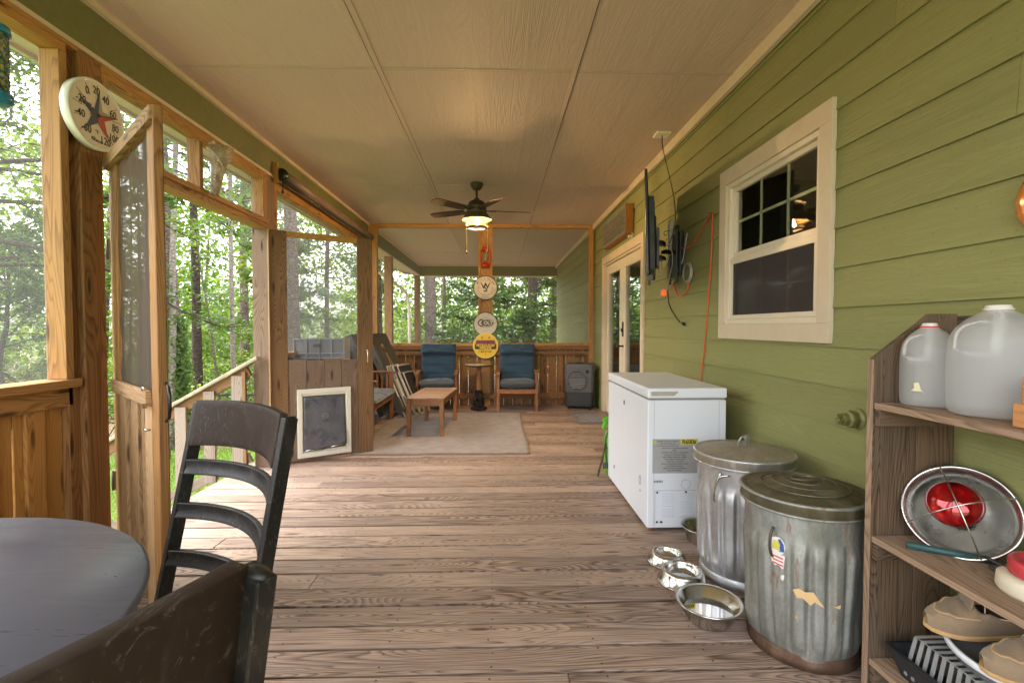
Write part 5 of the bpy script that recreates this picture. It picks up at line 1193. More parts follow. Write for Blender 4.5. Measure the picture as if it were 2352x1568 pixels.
# ================================================================ BOWLS
wat = NT('water'); tr = wat.n('BsdfTransparent', {'Color': (.45, .38, .30, 1)}); gl2 = wat.n('BsdfGlossy', {'Roughness': .02}); fr = wat.n('Fresnel', {'IOR': 1.33}); mm = wat.n('MixShader', {0: fr.outputs[0], 1: tr.outputs[0], 2: gl2.outputs[0]}); wat.l(mm.outputs[0], wat.out.inputs[0])
def bowl(label, x, y, rb, rt, ri, h, deep, water):
    b = thing('dog_bowl', label, 'dog bowl', (x, y, 0), 0, 'steel dog bowls on the deck'); c = (x, y, 0)
    q = MB(); q.cap = False
    if deep: q.lathe([(.001, .004), (rb*.9, .003), (rb, .012), (rt-.012, h-.01), (rt-.002, h-.004), (rt, h), (rt-.004, h+.003), (ri, h-.004), (rb-.004, .016), (rb*.85, .008), (.001, .008)], c, 64)
    else: q.lathe([(rb, .003), (rb+.004, .005), (rb+.002, .009), (rb-.004, .012), (rt+.013, h-.012), (rt+.008, h-.004), (rt+.002, h), (rt-.006, h), (ri, h-.012), (ri-.012, .016), (.001, .012)], c, 64)
    q.build('bowl', 'steel', b)
    if not deep: MB().tube([(x+(rb+.001)*math.cos(a), y+(rb+.001)*math.sin(a), .004) for a in np.linspace(0, 2*PI, 48, endpoint=False)], .0035, 6, closed=True).build('rubber_ring', plain('brown_rubber', (.10, .06, .04), .7) if 'rub' not in M else M['rub'], b); M['rub'] = bpy.data.materials['brown_rubber'] if not deep else M.get('rub', None)
    if water: MB().lathe([(.001, water), (ri-.006-(h-water)*.35, water)], c, 48).build('water', wat.m, b)
bowl('small sloped steel dog bowl, furthest of the three by the trash cans', .890, 2.475, .100, .072, .064, .055, False, 0)
M['rub'] = bpy.data.materials['brown_rubber']
bowl('sloped steel dog bowl holding water, between the small bowl and the deep bowl', .893, 2.275, .113, .086, .078, .066, False, .035)
bowl('deep wide steel dog bowl half full of water, nearest of the bowls', .885, 1.965, .088, .136, .118, .088, True, .045)
bowl('deep steel dog bowl half hidden between the freezer and the shiny trash can', 1.175, 2.695, .085, .122, .108, .095, True, 0)

# ================================================================ SHELF
sf = thing('shelf_unit', 'old unpainted wooden shelf unit with a slanted side panel on the house wall', 'shelf', (1.4, 1.0, 0))
q = MB(); yb = 1.535
q.poly([(1.228, .005), (1.375, .005), (1.375, 1.242), (1.228, 1.128)], 1, yb, yb+.02); q.poly([(1.3775, .005), (1.505, .005), (1.505, 1.275), (1.415, 1.275), (1.3775, 1.243)], 1, yb, yb+.02)
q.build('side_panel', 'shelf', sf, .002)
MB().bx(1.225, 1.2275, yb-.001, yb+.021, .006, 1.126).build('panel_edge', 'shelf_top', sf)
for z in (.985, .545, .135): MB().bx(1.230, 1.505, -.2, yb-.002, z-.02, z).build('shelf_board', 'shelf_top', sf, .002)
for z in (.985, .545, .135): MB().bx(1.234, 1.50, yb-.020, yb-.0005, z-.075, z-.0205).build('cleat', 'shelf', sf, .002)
MB().bx(1.506, 1.522, -.2, 1.555, 1.0, 1.268).build('back_board', 'shelf', sf, .002)
MB().poly([(1.228, .005), (1.505, .005), (1.505, 1.275), (1.41, 1.275), (1.228, 1.128)], 1, -.22, -.202).build('side_panel', 'shelf', sf, .002)

def jug(label, x, y, z, s, w, h, cap, rz=0):
    j = thing('water_jug', label, 'jug', (x, y, z), R(rz)); n = 36
    secs = [(0, .80), (.012, .93), (.05, 1.0), (.42, 1.0), (.55, 1.0), (.70, .97), (.80, .84), (.88, .60), (.93, .38), (.955, .26)]
    q = MB(); vs = []
    for zz, f in secs:
        for k in range(n):
            a = 2*PI*k/n; sq = (abs(math.cos(a))**3.2+abs(math.sin(a))**3.2)**(-1/3.2); sq = sq*(1-max(0, zz-.6)*1.6)+max(0, zz-.6)*1.6 if zz > .6 else sq
            vs.append((w*f*sq*math.cos(a), w*f*sq*math.sin(a), zz*h))
    fs = [(j_*n+k, j_*n+(k+1) % n, (j_+1)*n+(k+1) % n, (j_+1)*n+k) for j_ in range(len(secs)-1) for k in range(n)]+[tuple(range(n-1, -1, -1))]
    q.add(vs, fs, [[(0, 0)]*len(f) for f in fs], True); q.build('jug_body', 'milky', j, 0, 1, world=False)
    q = MB(); q.cap = False; q.lathe([(w*.27, .93*h), (w*.27, h*.985), (w*.24, h)], seg=28); q.lathe([(w*.30, h*.955), (w*.31, h*.96), (w*.30, h*.97)], seg=28); q.build('neck', plain('milky_neck', (.62, .60, .54), .3) if 'nk' not in M else M['nk'], j, world=False); M['nk'] = bpy.data.materials['milky_neck']
    q = MB(); P_ = smooth_path([(-w*.10, -w*.62, h*.56), (-w*.05, -w*.66, h*.72), (0, -w*.52, h*.84), (0, -w*.30, h*.91)], 4); q.tube(P_, w*.13, 12)
    P_ = smooth_path([(-w*.86, -w*.72, h*.60), (-w*.80, -w*.70, h*.76), (-w*.5, -w*.60, h*.84), (-w*.1, -w*.55, h*.85)], 4); q.tube(P_, .0045, 6); q.tube([(-w*.86, -w*.72, h*.60), (-w*.6, -w*.82, h*.565), (-w*.12, -w*.88, h*.56)], .0045, 6)
    q.build('handle', 'milky', j, world=False)
    if cap: MB().lathe([(w*.305, h*.948), (w*.33, h*.95), (w*.33, h*.962), (w*.305, h*.964)], seg=28).build('cap_ring', plain('red_ring', (.55, .03, .03), .4), j, world=False)
    return j
j1 = jug('smaller cloudy plastic jug with a red neck ring, left on the top shelf', 1.345, 1.462, .9865, 1, .072, .257, True, -40)
jug('large cloudy plastic jug, right on the top shelf', 1.382, 1.292, .9865, 1, .106, .305, False, -42)
q = MB(); Mj = j1.matrix_basis if 0 else T(1.345, 1.462, .9865, 0, 0, R(-40))
q.M = Mj; q.poly([(-.045, .050), (-.018, .050), (-.008, .040), (-.020, .056), (-.026, .078), (-.038, .074), (-.036, .060)], 1, -.0765, -.0755); q.build('paper_scrap', plain('yellowed_scrap', (.60, .55, .36), .8), j1)
wbk = thing('wood_blocks', 'two orange stained wood blocks stacked on the top shelf beside the large jug', 'wood block', (1.3, 1.13, .986))
bw = wood('orange_block', (.50, .23, .09), (.30, .12, .04), 8)
MB().bx(1.262, 1.38, 1.00, 1.140, .987, 1.045).build('lower_block', bw, wbk, .003)
MB().bx(1.272, 1.37, 1.01, 1.130, 1.0455, 1.112).build('upper_block', bw, wbk, .003)

# heat lamp
hl = thing('heat_lamp', 'aluminium reflector heat lamp with a red bulb and wire guard, on the middle shelf', 'heat lamp', (1.39, 1.42, .68))
nz_ = Vector((-.66, -.60, .46)).normalized(); ex_ = Vector((.67, -.74, 0)).normalized(); ex_ = (ex_-nz_*ex_.dot(nz_)).normalized(); ey_ = nz_.cross(ex_)
Mh = frame(tuple(ex_), tuple(ey_), tuple(nz_), (1.413, 1.418, .668)); rd_ = .137
q = MB(Mh); q.cap = False; q.lathe([(.030, -.085), (.045, -.080), (.075, -.062), (.105, -.035), (.124, -.008), (rd_, .0), (rd_+.004, .003), (rd_+.002, .006), (rd_-.006, .004)], seg=64); q.build('reflector', 'alu', hl, 0, 0, .0012)
q = MB(Mh); q.lathe([(.001, -.083), (.032, -.082)], seg=24); q.lathe([(.018, -.080), (.024, -.06), (.020, -.045)], seg=24); q.build('porcelain_socket', plain('porcelain', (.60, .57, .52), .3), hl)
q = MB(Mh); q.lathe([(.018, -.06), (.022, -.045), (.052, -.015), (.067, .006)], (-.012, .016, .0), 40); q.build('bulb_back', 'alu', hl)
q = MB(Mh); q.cap = False; q.lathe([(.067, .006), (.068, .008), (.070, .022), (.060, .044), (.034, .058), (.001, .062)], (-.012, .016, .0), 40)
t = NT('red_bulb_glass'); n = t.noise(t.obj(), 22, 3, .6); t.set(Base_Color=t.ramp(n, [(.35, (.06, .001, .002)), (.62, (.36, .004, .006)), (.7, (.75, .04, .03))]), Roughness=.06, Metallic=.35, Specular_IOR_Level=.8); q.build('bulb', t.m, hl)
q = MB(Mh)
for a in (R(30), R(112)):
    q.tube([(rd_*math.cos(a)*s_, rd_*math.sin(a)*s_, .006+.072*(1-s_*s_)) for s_ in np.linspace(-1, 1, 22)], .0022, 6)
q.build('wire_guard', 'steel', hl)
q = MB(); q.tube(smooth_path([(1.34, 1.27, .60), (1.38, 1.20, .58), (1.44, 1.14, .57), (1.47, 1.05, .565)], 4), .005, 6); q.tube(smooth_path([(1.345, 1.262, .58), (1.37, 1.22, .553), (1.42, 1.18, .552), (1.48, 1.1, .552)], 4), .005, 6); q.bx(1.40, 1.46, 1.10, 1.14, .546, .58); q.build('lamp_cord', 'black', hl)
gr_ = thing('rod', 'dark teal rubber tube lying along the middle shelf below the heat lamp', 'tube', (1.28, 1.45, .557))
MB().tube([(1.270, 1.442, .5565), (1.35, 1.388, .5565), (1.44, 1.328, .5565)], .0105, 12).build('tube', plain('teal_rubber', (.02, .085, .085), .45, 0, .3, 30, 0, (.05, .035, .02), .5), gr_)
tp = thing('tape_rolls', 'white roll with a smaller red roll on top, at the right end of the shelf', 'tape roll', (1.33, 1.10, .546))
q = MB(); q.cap = False; c = (1.385, 1.165, .5465); q.lathe([(.028, 0), (.082, .0), (.088, .01), (.086, .038), (.078, .046), (.03, .046), (.028, 0)], c, 40); q.build('white_roll', plain('dirty_white_roll', (.62, .55, .42), .7, 0, .12, 8, 0, (.30, .22, .15), .4), tp)
q = MB(); q.cap = False; c2_ = (1.392, 1.165, .593); q.lathe([(.045, 0), (.066, 0), (.070, .004), (.070, .036), (.066, .040), (.058, .040), (.045, .030), (.045, 0)], c2_, 40); q.build('red_roll', plain('red_tin', (.48, .04, .05), .35), tp)
q = MB()
for k in range(7):
    a = R(196+k*8); q.bx(-.003, .003, -.0012, .0012, -.007, .007, rot=(0, 0, a+PI/2), piv=(0, 0, 0)) if 0 else q.cb((1.392+.0712*math.cos(a), 1.165+.0712*math.sin(a), .613+.003*(k % 2)), (.002, .007, .018), (0, 0, a))
q.build('yellow_lettering', plain('yellow_print_ink', (.75, .60, .04), .4), tp)

# bottom shelf: tray, clear lid, dish, shoes
tr_ = thing('seed_tray', 'black plastic tray with a rounded rim on the lowest shelf', 'tray', (1.33, 1.35, .136))
Mtr = T(1.365, 1.215, .137, 0, 0, R(0))
q = MB(Mtr); w2, l2 = .12, .27; 
def tray(q, w0, l0, w1, l1, h, th_):
    for (a, b) in ((1, 0), (-1, 0), (0, 1), (0, -1)):
        if a: q.add([(a*w0, -l0, 0), (a*w0, l0, 0), (a*w1, l1, h), (a*w1, -l1, h)], [(0, 1, 2, 3)], [[(0, 0), (l0, 0), (l0, h), (0, h)]])
        else: q.add([(-w0, b*l0, 0), (w0, b*l0, 0), (w1, b*l1, h), (-w1, b*l1, h)], [(0, 1, 2, 3)], [[(0, 0), (w0, 0), (w0, h), (0, h)]])
    q.add([(-w0, -l0, 0), (w0, -l0, 0), (w0, l0, 0), (-w0, l0, 0)], [(0, 1, 2, 3)], [[(0, 0), (1, 0), (1, 1), (0, 1)]])
tray(q, .095, .235, .118, .262, .084, .002); q.build('tray', plain('black_tray', (.018, .022, .026), .4), tr_, 0, 0, .002)
q = MB(Mtr); q.tube([(-.12, -.264, .085), (.12, -.264, .085), (.12, .264, .085), (-.12, .264, .085)], .0055, 8, closed=True); q.build('tray_rim', bpy.data.materials['black_tray'], tr_)
cl_ = thing('clear_lid', 'clear ribbed plastic cover standing in the black tray', 'plastic cover', (1.38, 1.3, .15))
q = MB(Mtr @ T(.005, .005, .018)); 
tray(q, .108, .205, .092, .188, .13, .001); q.add([(-.092, -.188, .13), (.092, -.188, .13), (.092, .188, .13), (-.092, .188, .13)], [(0, 1, 2, 3)], [[(0, 0), (1, 0), (1, 1), (0, 1)]]); q.build('cover', 'clear', cl_)
q = MB(Mtr @ T(.005, .005, .018)); q.tube([(-.092, -.188, .13), (.092, -.188, .13), (.092, .188, .13), (-.092, .188, .13)], .0022, 5, closed=True)
for k in range(17):
    y = -.188+.0235*k
    for s_ in (-1, 1): q.bar((s_*.109, y*1.09, .003), (s_*.093, y, .129), .010, .004, (1, 0, 0))
    q.bar((-.092, y, .131), (.092, y, .131), .009, .003)
q.build('cover_rib', milky('ribbed_clear_plastic', (.80, .80, .80), .38), cl_)
ds_ = thing('glass_dish', 'oval glass dish with a white rim under the moccasins', 'dish', (1.40, 1.33, .24))
q = MB(T(1.372, 1.262, .288, 0, 0, R(-18))); q.cap = False; q.lathe([(.10, .002), (.115, .01), (.128, .036), (.134, .04), (.130, .043), (.120, .038), (.11, .014), (.001, .008)], seg=48, sx=.72, sy=1.05); q.build('dish', plain('frosted_dish', (.20, .20, .20), .2), ds_)
q = MB(T(1.372, 1.262, .288, 0, 0, R(-18))); q.cap = False; q.lathe([(.127, .03), (.138, .034), (.140, .050), (.130, .052), (.127, .03)], seg=48, sx=.72, sy=1.05); q.build('white_rim', 'white', ds_)

def shoe(label, Ms_):
    s_ = thing('moccasin', label, 'shoe', tuple(Ms_.translation), 0, 'tan suede moccasins'); q = MB(Ms_)
    # local: toe at x=0, heel at x=.28, width y, height z
    def hw(x): 
        t_ = x/.28; return .052*(math.sin(min(1, t_*3.2)*PI/2)**.55)*(1-.30*max(0, min(1, (t_-.38)/.35)))*(1 if t_ < .92 else math.sqrt(max(0, 1-((t_-.92)/.08)**2))*.9+.1)
    def top(x): t_ = x/.28; return .036+.044*min(1, t_/.42)**.8+(.026*math.exp(-((t_-.50)/.08)**2)) + .012*max(0, (t_-.85)/.15)
    def lower(u, v):
        x = .28*u; a = PI*v; w_ = hw(x); return (x, -w_*math.cos(a)*1.0, .006)
    def upper(u, v):
        x = .004+.272*u; w_ = hw(x)+.001; h = top(x); c_ = math.cos(PI*v); s2 = abs(math.sin(PI*v))**.6
        z = .010+(h-.010)*s2
        if u > .40:
            open_ = min(1, (u-.40)/.08); 
            if abs(c_) < .86: z = z - open_*(.94-abs(c_))*.085*(1 if u < .95 else 1-(u-.95)/.05*.9)
        return (x, -w_*math.copysign(abs(c_)**.7, c_), max(.008, z)+(.0022*math.sin(38*u+6*v)+.0018*math.sin(61*u-9*v))*s2)
    q.grid(upper, 60, 28); q.build('upper', 'leather', s_)
    MB(Ms_).poly([(.118, -.020), (.135, -.034), (.20, -.036), (.25, -.030), (.262, 0), (.25, .030), (.20, .036), (.135, .034), (.118, .020)], 2, .046, .052).build('opening_shade', plain('opening_shade_dark', (.05, .032, .02), .9), s_)  # dark sheet raised into the opening, standing in for the shade inside
    q = MB(Ms_); q.grid(lambda u, v: (.100+.035*v-.03*v*v, (u-.5)*.062*(1-.25*v), .072+.050*v+.006*math.sin(7*u)), 10, 8); q.build('tongue', 'leather', s_, 0, 0, .004)
    q = MB(Ms_); n = 30; out = [(.28*i/n, hw(.28*i/n)+.003) for i in range(n+1)]+[(.28*i/n, -hw(.28*i/n)-.003) for i in range(n, -1, -1)]
    q.poly([(x-.002, y) for x, y in out], 2, -.006, .008); q.build('sole', plain('tan_crepe_sole', (.48, .30, .13), .8, 0, .1, 20, .2), s_, .003)
    q = MB(Ms_); P_ = [Vector(upper(.09+.33*abs(s2)**1.7, .5+.36*s2))+Vector((0, 0, .001)) for s2 in np.linspace(-1, 1, 26)]; q.tube(P_, .0032, 6); q.build('toe_seam', plain('suede_seam', (.40, .27, .14), .8), s_)
    q = MB(Ms_)
    for sd_ in (-1, 1): q.tube(smooth_path([(.135, sd_*.03, .062), (.17, sd_*.044, .058), (.23, sd_*.040, .055), (.275, sd_*.012, .060)], 3), .0016, 5)
    q.tube(smooth_path([(.13, -.034, .062), (.145, 0, .082), (.14, .034, .064)], 4), .0018, 5); q.tube(smooth_path([(.145, .005, .082), (.13, .02, .094), (.125, .045, .088)], 3), .0016, 5)
    q.build('lace', plain('pale_lace', (.55, .47, .36), .7), s_)
def sh(toe, heel, roll=0):
    a = Vector(toe); b = Vector(heel); x = (b-a).normalized(); z = Vector((0, 0, 1)); y = z.cross(x).normalized(); z = x.cross(y); return frame(tuple(x), tuple(y), tuple(z), toe) @ Matrix.Rotation(R(roll), 4, 'X')
shoe('tan suede moccasin resting on the glass dish, left of the pair', sh((1.268, 1.372, .350), (1.518, 1.272, .392), 10))
shoe('tan suede moccasin with loose laces, right of the pair', sh((1.268, 1.205, .338), (1.512, 1.082, .380), 8))

# ================================================================ DINING SET
dt = thing('dining_table', 'round dark scratched dining table at the lower left', 'dining table', (-1.185, .62, 0)); c = (-1.185, .62, 0)
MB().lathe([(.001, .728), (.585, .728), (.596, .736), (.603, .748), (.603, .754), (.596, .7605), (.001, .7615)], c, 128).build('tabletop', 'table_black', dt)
q = MB(); q.cap = False; q.lathe([(.545, .645), (.56, .645), (.56, .7275), (.545, .7275)], c, 96); q.build('apron', 'chair_black', dt)
MB().lathe([(.07, .10), (.10, .14), (.055, .22), (.05, .40), (.08, .52), (.09, .60), (.14, .645)], c, 32).build('pedestal', 'chair_black', dt)
for k in range(4):
    a = PI/4+k*PI/2; q = MB(); P_ = smooth_path([(c[0]+.05*math.cos(a), c[1]+.05*math.sin(a), .16), (c[0]+.2*math.cos(a), c[1]+.2*math.sin(a), .14), (c[0]+.36*math.cos(a), c[1]+.36*math.sin(a), .035)], 5); q.tube(P_, [.045]*6+[.035]*4+[.03]*(len(P_)-10), 10); q.build('foot', 'chair_black', dt)
def dining_chair(label, p, face, slats=True):
    """p = centre of the back at seat height, face = direction the sitter looks"""
    f = Vector((*face, 0)).normalized(); xr = Vector((-f.y, f.x, 0)); Mc = frame(tuple(xr), tuple(-f), (0, 0, 1), (p[0], p[1], 0))  # local: x width, y backwards
    ch = thing('ladder_back_chair', label, 'dining chair', (p[0], p[1], 0), 0, 'dark ladder back chairs around the table'); W = .455; tl = math.tan(R(11.5))
    def yb_(z): return max(0, z-.44)*tl + (.03*(.44-z)/.44 if z < .44 else 0)
    for s_ in (-1, 1):
        x = s_*W/2; q = MB(Mc); zs = [0, .22, .44, .62, .80, 1.0]
        for a, b in zip(zs[:-1], zs[1:]): q.bar((x, yb_(a), a), (x, yb_(b), b+.002), .021, .036, (0, 1, 0))
        q.lathe([(.001, .0055), (.007, .005), (.0105, .0015), (.0105, -.004)], (x, yb_(1.0), 1.0), 16, sy=1.65); q.build('back_post', 'chair_black', ch, .0025)
        MB(Mc).bar((x*.98, -.41, 0), (x*.98, -.41, .43), .034, .034, (0, 1, 0)).build('front_leg', 'chair_black', ch, .003)
        MB(Mc).bar((x, -.40, .20), (x, .01, .20), .02, .024).bar((x, -.40, .405), (x, -.02, .405), .02, .05).build('side_rail', 'chair_black', ch, .002)
    q = MB(Mc); q.poly([(-W/2-.015, -.44), (W/2+.015, -.44), (W/2-.013, .0), (-W/2+.013, .0)], 2, .432, .452); q.build('seat', 'chair_black', ch, .006)
    q = MB(Mc); q.bar((-W/2, -.40, .24), (W/2, -.40, .24), .02, .024); q.bar((-W/2, -.41, .405), (W/2, -.41, .405), .02, .05); q.build('stretcher', 'chair_black', ch, .002)
    def slat(z, h, bow, thk, nm, mat, zt=0):
        q = MB(Mc)
        def fn(u, v, off=0):
            x = (u-.5)*(W-.018); s_ = 1-(2*u-1)**2; zz = z - h*v + zt*s_; prof = .004*math.sin(PI*v)*1 if nm != 'crest_rail' else 0
            return (x, yb_(zz) + bow*(s_*(.62+.5*v if nm == 'crest_rail' else 1)) - .012 + off + prof, zz)
        q.grid(lambda u, v: fn(u, v), 24, 8); return q.build(nm, mat, ch, .0015, 0, thk)
    slat(1.012, .132, .052, .020, 'crest_rail', 'chair_brown', .006)
    for z in (.842, .720, .590): slat(z, .044, .060, .013, 'back_slat', 'chair_black')
    return ch
L1, L2 = Vector((-.976, 1.3995)), Vector((-.580, 1.1285)); dc = (L2-L1).normalized(); f1 = Vector((-dc.y, dc.x)); f1 = f1 if f1.y < 0 else -f1
dining_chair('dark ladder back chair standing between the round table and the open screen door', ((L1.x+L2.x)/2, (L1.y+L2.y)/2), (f1.x, f1.y))
dining_chair('dark dining chair back closest to the camera at the bottom edge', (-.439, .313), (-.866, .5))

# ================================================================ OUTDOORS
# stair rail and steps
sr = thing('stair_railing', 'pale weathered stair handrail with flat balusters going down to the lawn', 'railing', (-2.6, 4.2, 0))
def rz_(x, z0=.960, m=.558): return z0 + (x+2.07)*m
q = MB(); q.bar((-2.05, 4.205, rz_(-2.05)), (-4.05, 4.205, rz_(-4.05)), .10, .030); q.build('handrail', 'rail_pale', sr, .006)
q = MB(); q.bar((-2.14, 4.215, rz_(-2.14)-.062), (-4.05, 4.215, rz_(-4.05)-.062), .036, .085); q.build('upper_rail', 'door', sr, .003)
q = MB(); q.bar((-2.14, 4.215, .128-.02), (-4.05, 4.215, .128-.02-1.91*.505), .036, .085); q.build('lower_rail', 'grey_wood', sr, .003)
for k, x in enumerate((-2.165, -2.228, -2.465, -2.707, -2.95, -3.20, -3.45, -3.70)):
    zb_ = .108+(x+2.14)*.505 + (.04 if k < 3 else .0); q = MB(); q.bx(x-(.047 if k else .02), x+(.047 if k else .01), 4.170, 4.196, zb_-.09, rz_(x)-.055); q.build('baluster', 'baluster' if k else 'door', sr, .003)
MB().bx(-4.12, -4.03, 4.16, 4.25, -1.35, -.06).build('newel_post', 'baluster', sr, .004)
st = thing('stairs', 'wooden steps leading from the deck edge down to the lawn', 'stairs', (-2.8, 3.3, -.5))
for k in range(4): MB().bx(-2.30-.28*k-.28, -2.31-.28*k, 2.5, 4.15, -.245-.2*k, -.21-.2*k).build('tread', 'grey_wood', st, .004)
for yy in (2.52, 4.12): MB().bar((-2.25, yy, -.22), (-3.5, yy, -1.12), .04, .22).build('stringer', 'grey_wood', st)

# chain link fence
fe = thing('chain_link_fence', 'black chain link fence running past the pine trunks behind the lawn', 'fence', (-8, 10.6, -1.2))
FY = 10.62; ztop = -.235
MB().tube([(-18, FY, ztop), (-2.0, FY, ztop)], .021, 8).build('top_rail', 'black', fe)
for x in np.arange(-17.2, -2, 2.6): MB().tube([(x, FY, -1.6), (x, FY, ztop+.03)], .026, 8).build('fence_post', 'black', fe)
q = MB(); 
for i in range(230):
    x = -18+i*.07
    for sg in (1, -1):
        a = (x, FY+.012*sg, ztop); b = (x+sg*1.1, FY+.012*sg, ztop-1.1); q.tube([a, b], .0022, 3, caps=False)
q.build('wire_mesh', 'black', fe)

# ---- foliage generators
def foliage_mesh(name, P_, N_, size, asp, mat, seedv, rndv=None):
    """many small pointed leaves at P_, facing N_"""
    n = len(P_); g = np.random.default_rng(seedv)
    N_ = N_/np.linalg.norm(N_, axis=1, keepdims=True); a = g.normal(size=(n, 3)); a -= N_*(a*N_).sum(1, keepdims=True); a /= np.linalg.norm(a, axis=1, keepdims=True); b = np.cross(N_, a)
    s_ = (size*g.uniform(.65, 1.35, n))[:, None]
    v = np.stack([P_-a*s_*.5, P_+b*s_*asp*.5+a*s_*.05+N_*s_*.10, P_+a*s_*.5, P_-b*s_*asp*.5+a*s_*.05+N_*s_*.10], 1).reshape(-1, 3)
    me = bpy.data.meshes.new(name); me.vertices.add(4*n); me.vertices.foreach_set('co', v.astype(np.float32).ravel())
    me.loops.add(4*n); me.loops.foreach_set('vertex_index', np.arange(4*n, dtype=np.int32)); me.polygons.add(n); me.polygons.foreach_set('loop_start', np.arange(0, 4*n, 4, dtype=np.int32))
    try: me.polygons.foreach_set('loop_total', np.full(n, 4, dtype=np.int32))
    except Exception: pass
    u = me.uv_layers.new(name='rnd'); r = (g.uniform(0, 1, n) if rndv is None else np.clip(rndv+g.normal(0, .18, n), 0, 1)); u.data.foreach_set('uv', np.repeat(np.stack([r, r], 1), 4, 0).astype(np.float32).ravel())
    me.update(calc_edges=True); me.materials.append(M[mat]); return me
def needle_mesh(name, P_, D_, L, mat, seedv, k=16):
    n = len(P_); g = np.random.default_rng(seedv); D_ = D_/np.linalg.norm(D_, axis=1, keepdims=True)
    P2 = np.repeat(P_, k, 0); D2 = np.repeat(D_, k, 0)*.75+g.normal(0, .55, (n*k, 3)); D2 /= np.linalg.norm(D2, axis=1, keepdims=True)
    a = g.normal(size=(n*k, 3)); a = np.cross(a, D2); a /= np.linalg.norm(a, axis=1, keepdims=True); l = (L*g.uniform(.7, 1.2, n*k))[:, None]
    v = np.stack([P2-a*.006, P2+a*.006, P2+D2*l*.6+a*.005-np.array([0, 0, .01]), P2+D2*l-np.array([0, 0, .03])], 1).reshape(-1, 3); m_ = n*k
    me = bpy.data.meshes.new(name); me.vertices.add(4*m_); me.vertices.foreach_set('co', v.astype(np.float32).ravel())
    me.loops.add(4*m_); me.loops.foreach_set('vertex_index', np.arange(4*m_, dtype=np.int32)); me.polygons.add(m_); me.polygons.foreach_set('loop_start', np.arange(0, 4*m_, 4, dtype=np.int32))
    u = me.uv_layers.new(name='rnd'); r = np.repeat(g.uniform(0, 1, n), k*4); u.data.foreach_set('uv', np.stack([r, r], 1).astype(np.float32).ravel())
    me.update(calc_edges=True); me.materials.append(M[mat]); return me
def trunk_path(h, wob, g, lean=(0, 0)):
    n = 14; p = []; ox = oy = 0
    for i in range(n):
        t_ = i/(n-1); ox += g.normal(0, wob); oy += g.normal(0, wob); p.append((ox*t_+lean[0]*t_*h, oy*t_+lean[1]*t_*h, -.4+(h+.4)*t_))
    return p
def pick(p, z):
    for a, b in zip(p[:-1], p[1:]):
        if b[2] >= z: t_ = (z-a[2])/(b[2]-a[2]+1e-9); return np.array([a[i]+(b[i]-a[i])*t_ for i in range(3)])
    return np.array(p[-1])
def tree(label, x, y, r, h, kind, mats=('bark', 'leaf'), lean=(0, 0), c0=.35, spread=2.2, nb=22, leaves=5000, lsize=.11, seed=1, wob=.05, group='trees in the wood by the porch', ivy=False, gr=1.):
    g = np.random.default_rng(seed); z0 = gz(x, y); t_ = thing(kind, label, 'tree', (x, y, z0), 0, group)
    p = trunk_path(h, wob, g, lean); q = MB(); n = len(p); q.tube(p, [r*(1.0-.75*(i/(n-1))**1.2)*(1.25 if i == 0 else 1) for i in range(n)], 14); tr_ = q.build('trunk', mats[0], t_, world=False)
    q = MB(); P_, D_, Rn = [], [], []
    for k in range(nb):
        z = h*(c0+(1-c0)*(k+g.uniform(0, 1))/nb); a = g.uniform(0, 2*PI); t = (z/h-c0)/(1-c0); L = spread*(1-.55*t)*g.uniform(.6, 1.15); b0 = pick(p, z)
        up = .15+.5*t if kind != 'pine_tree' else g.uniform(-.15, .35); d = np.array([math.cos(a), math.sin(a), up]); pts = [b0]; nn = 7
        for i in range(nn): d = d+g.normal(0, .16, 3); d[2] -= .03; pts.append(pts[-1]+d/np.linalg.norm(d)*L/nn)
        rb = max(.008, r*.28*(1-.6*t)); q.tube(pts, [rb*(1-.8*i/nn) for i in range(nn+1)], 6)
        tw = []
        for i in range(2, nn+1):
            for _ in range(2):
                e = d+g.normal(0, .8, 3); e[2] *= .6; e /= np.linalg.norm(e); l_ = L*.28*g.uniform(.5, 1.2); q.tube([pts[i], pts[i]+e*l_*.5, pts[i]+e*l_+np.array([0, 0, -.04])], [rb*.3, rb*.2, .004], 4); tw.append((pts[i], e, l_))
        m_ = int(leaves/nb/len(tw))+1; tone = g.uniform(0, 1)
        for (s0, e, l_) in tw:
            if kind == 'pine_tree':
                mm_ = max(2, m_//9)
                for _ in range(mm_): u = g.uniform(.3, 1.1); P_.append(s0+e*l_*u+g.normal(0, .05, 3)); D_.append(e+np.array([0, 0, .15]))
            else:
                u = g.uniform(.05, 1.2, m_); pp = s0+e*l_*u[:, None]+g.normal(0, 1, (m_, 3))*np.array([.15, .15, .07])*max(.5, l_*1.4); P_ += list(pp); D_ += list(g.normal(0, .5, (m_, 3))+np.array([0, 0, .9])); Rn += [tone]*m_
    q.build('limb', mats[0], t_, world=False)
    P_ = np.array(P_); D_ = np.array(D_)
    me = needle_mesh('crown', P_, D_, .20*gr, mats[1], seed) if kind == 'pine_tree' else foliage_mesh('crown', P_, D_, lsize, .55, mats[1], seed, np.array(Rn))
    link('crown', me, None, t_, world=False)
    if ivy:
        m_ = 1300; zz = g.uniform(.1, 2.6, m_); aa = g.normal(-.5, .7, m_); rr_ = r*1.05+np.abs(g.normal(0, .06, m_)); c_ = np.array([pick(p, z) for z in zz])
        pp = c_+np.stack([np.cos(aa)*rr_, np.sin(aa)*rr_, g.normal(0, .04, m_)], 1); nn_ = np.stack([np.cos(aa), np.sin(aa)-.4, np.full(m_, .4)], 1)+g.normal(0, .3, (m_, 3))
        link('climbing_ivy', foliage_mesh('climbing_ivy', pp, nn_, .075, .8, 'leaf', seed+5), None, t_, world=False)
    return t_
PN = 'pine_tree'; BR = 'broadleaf_tree'
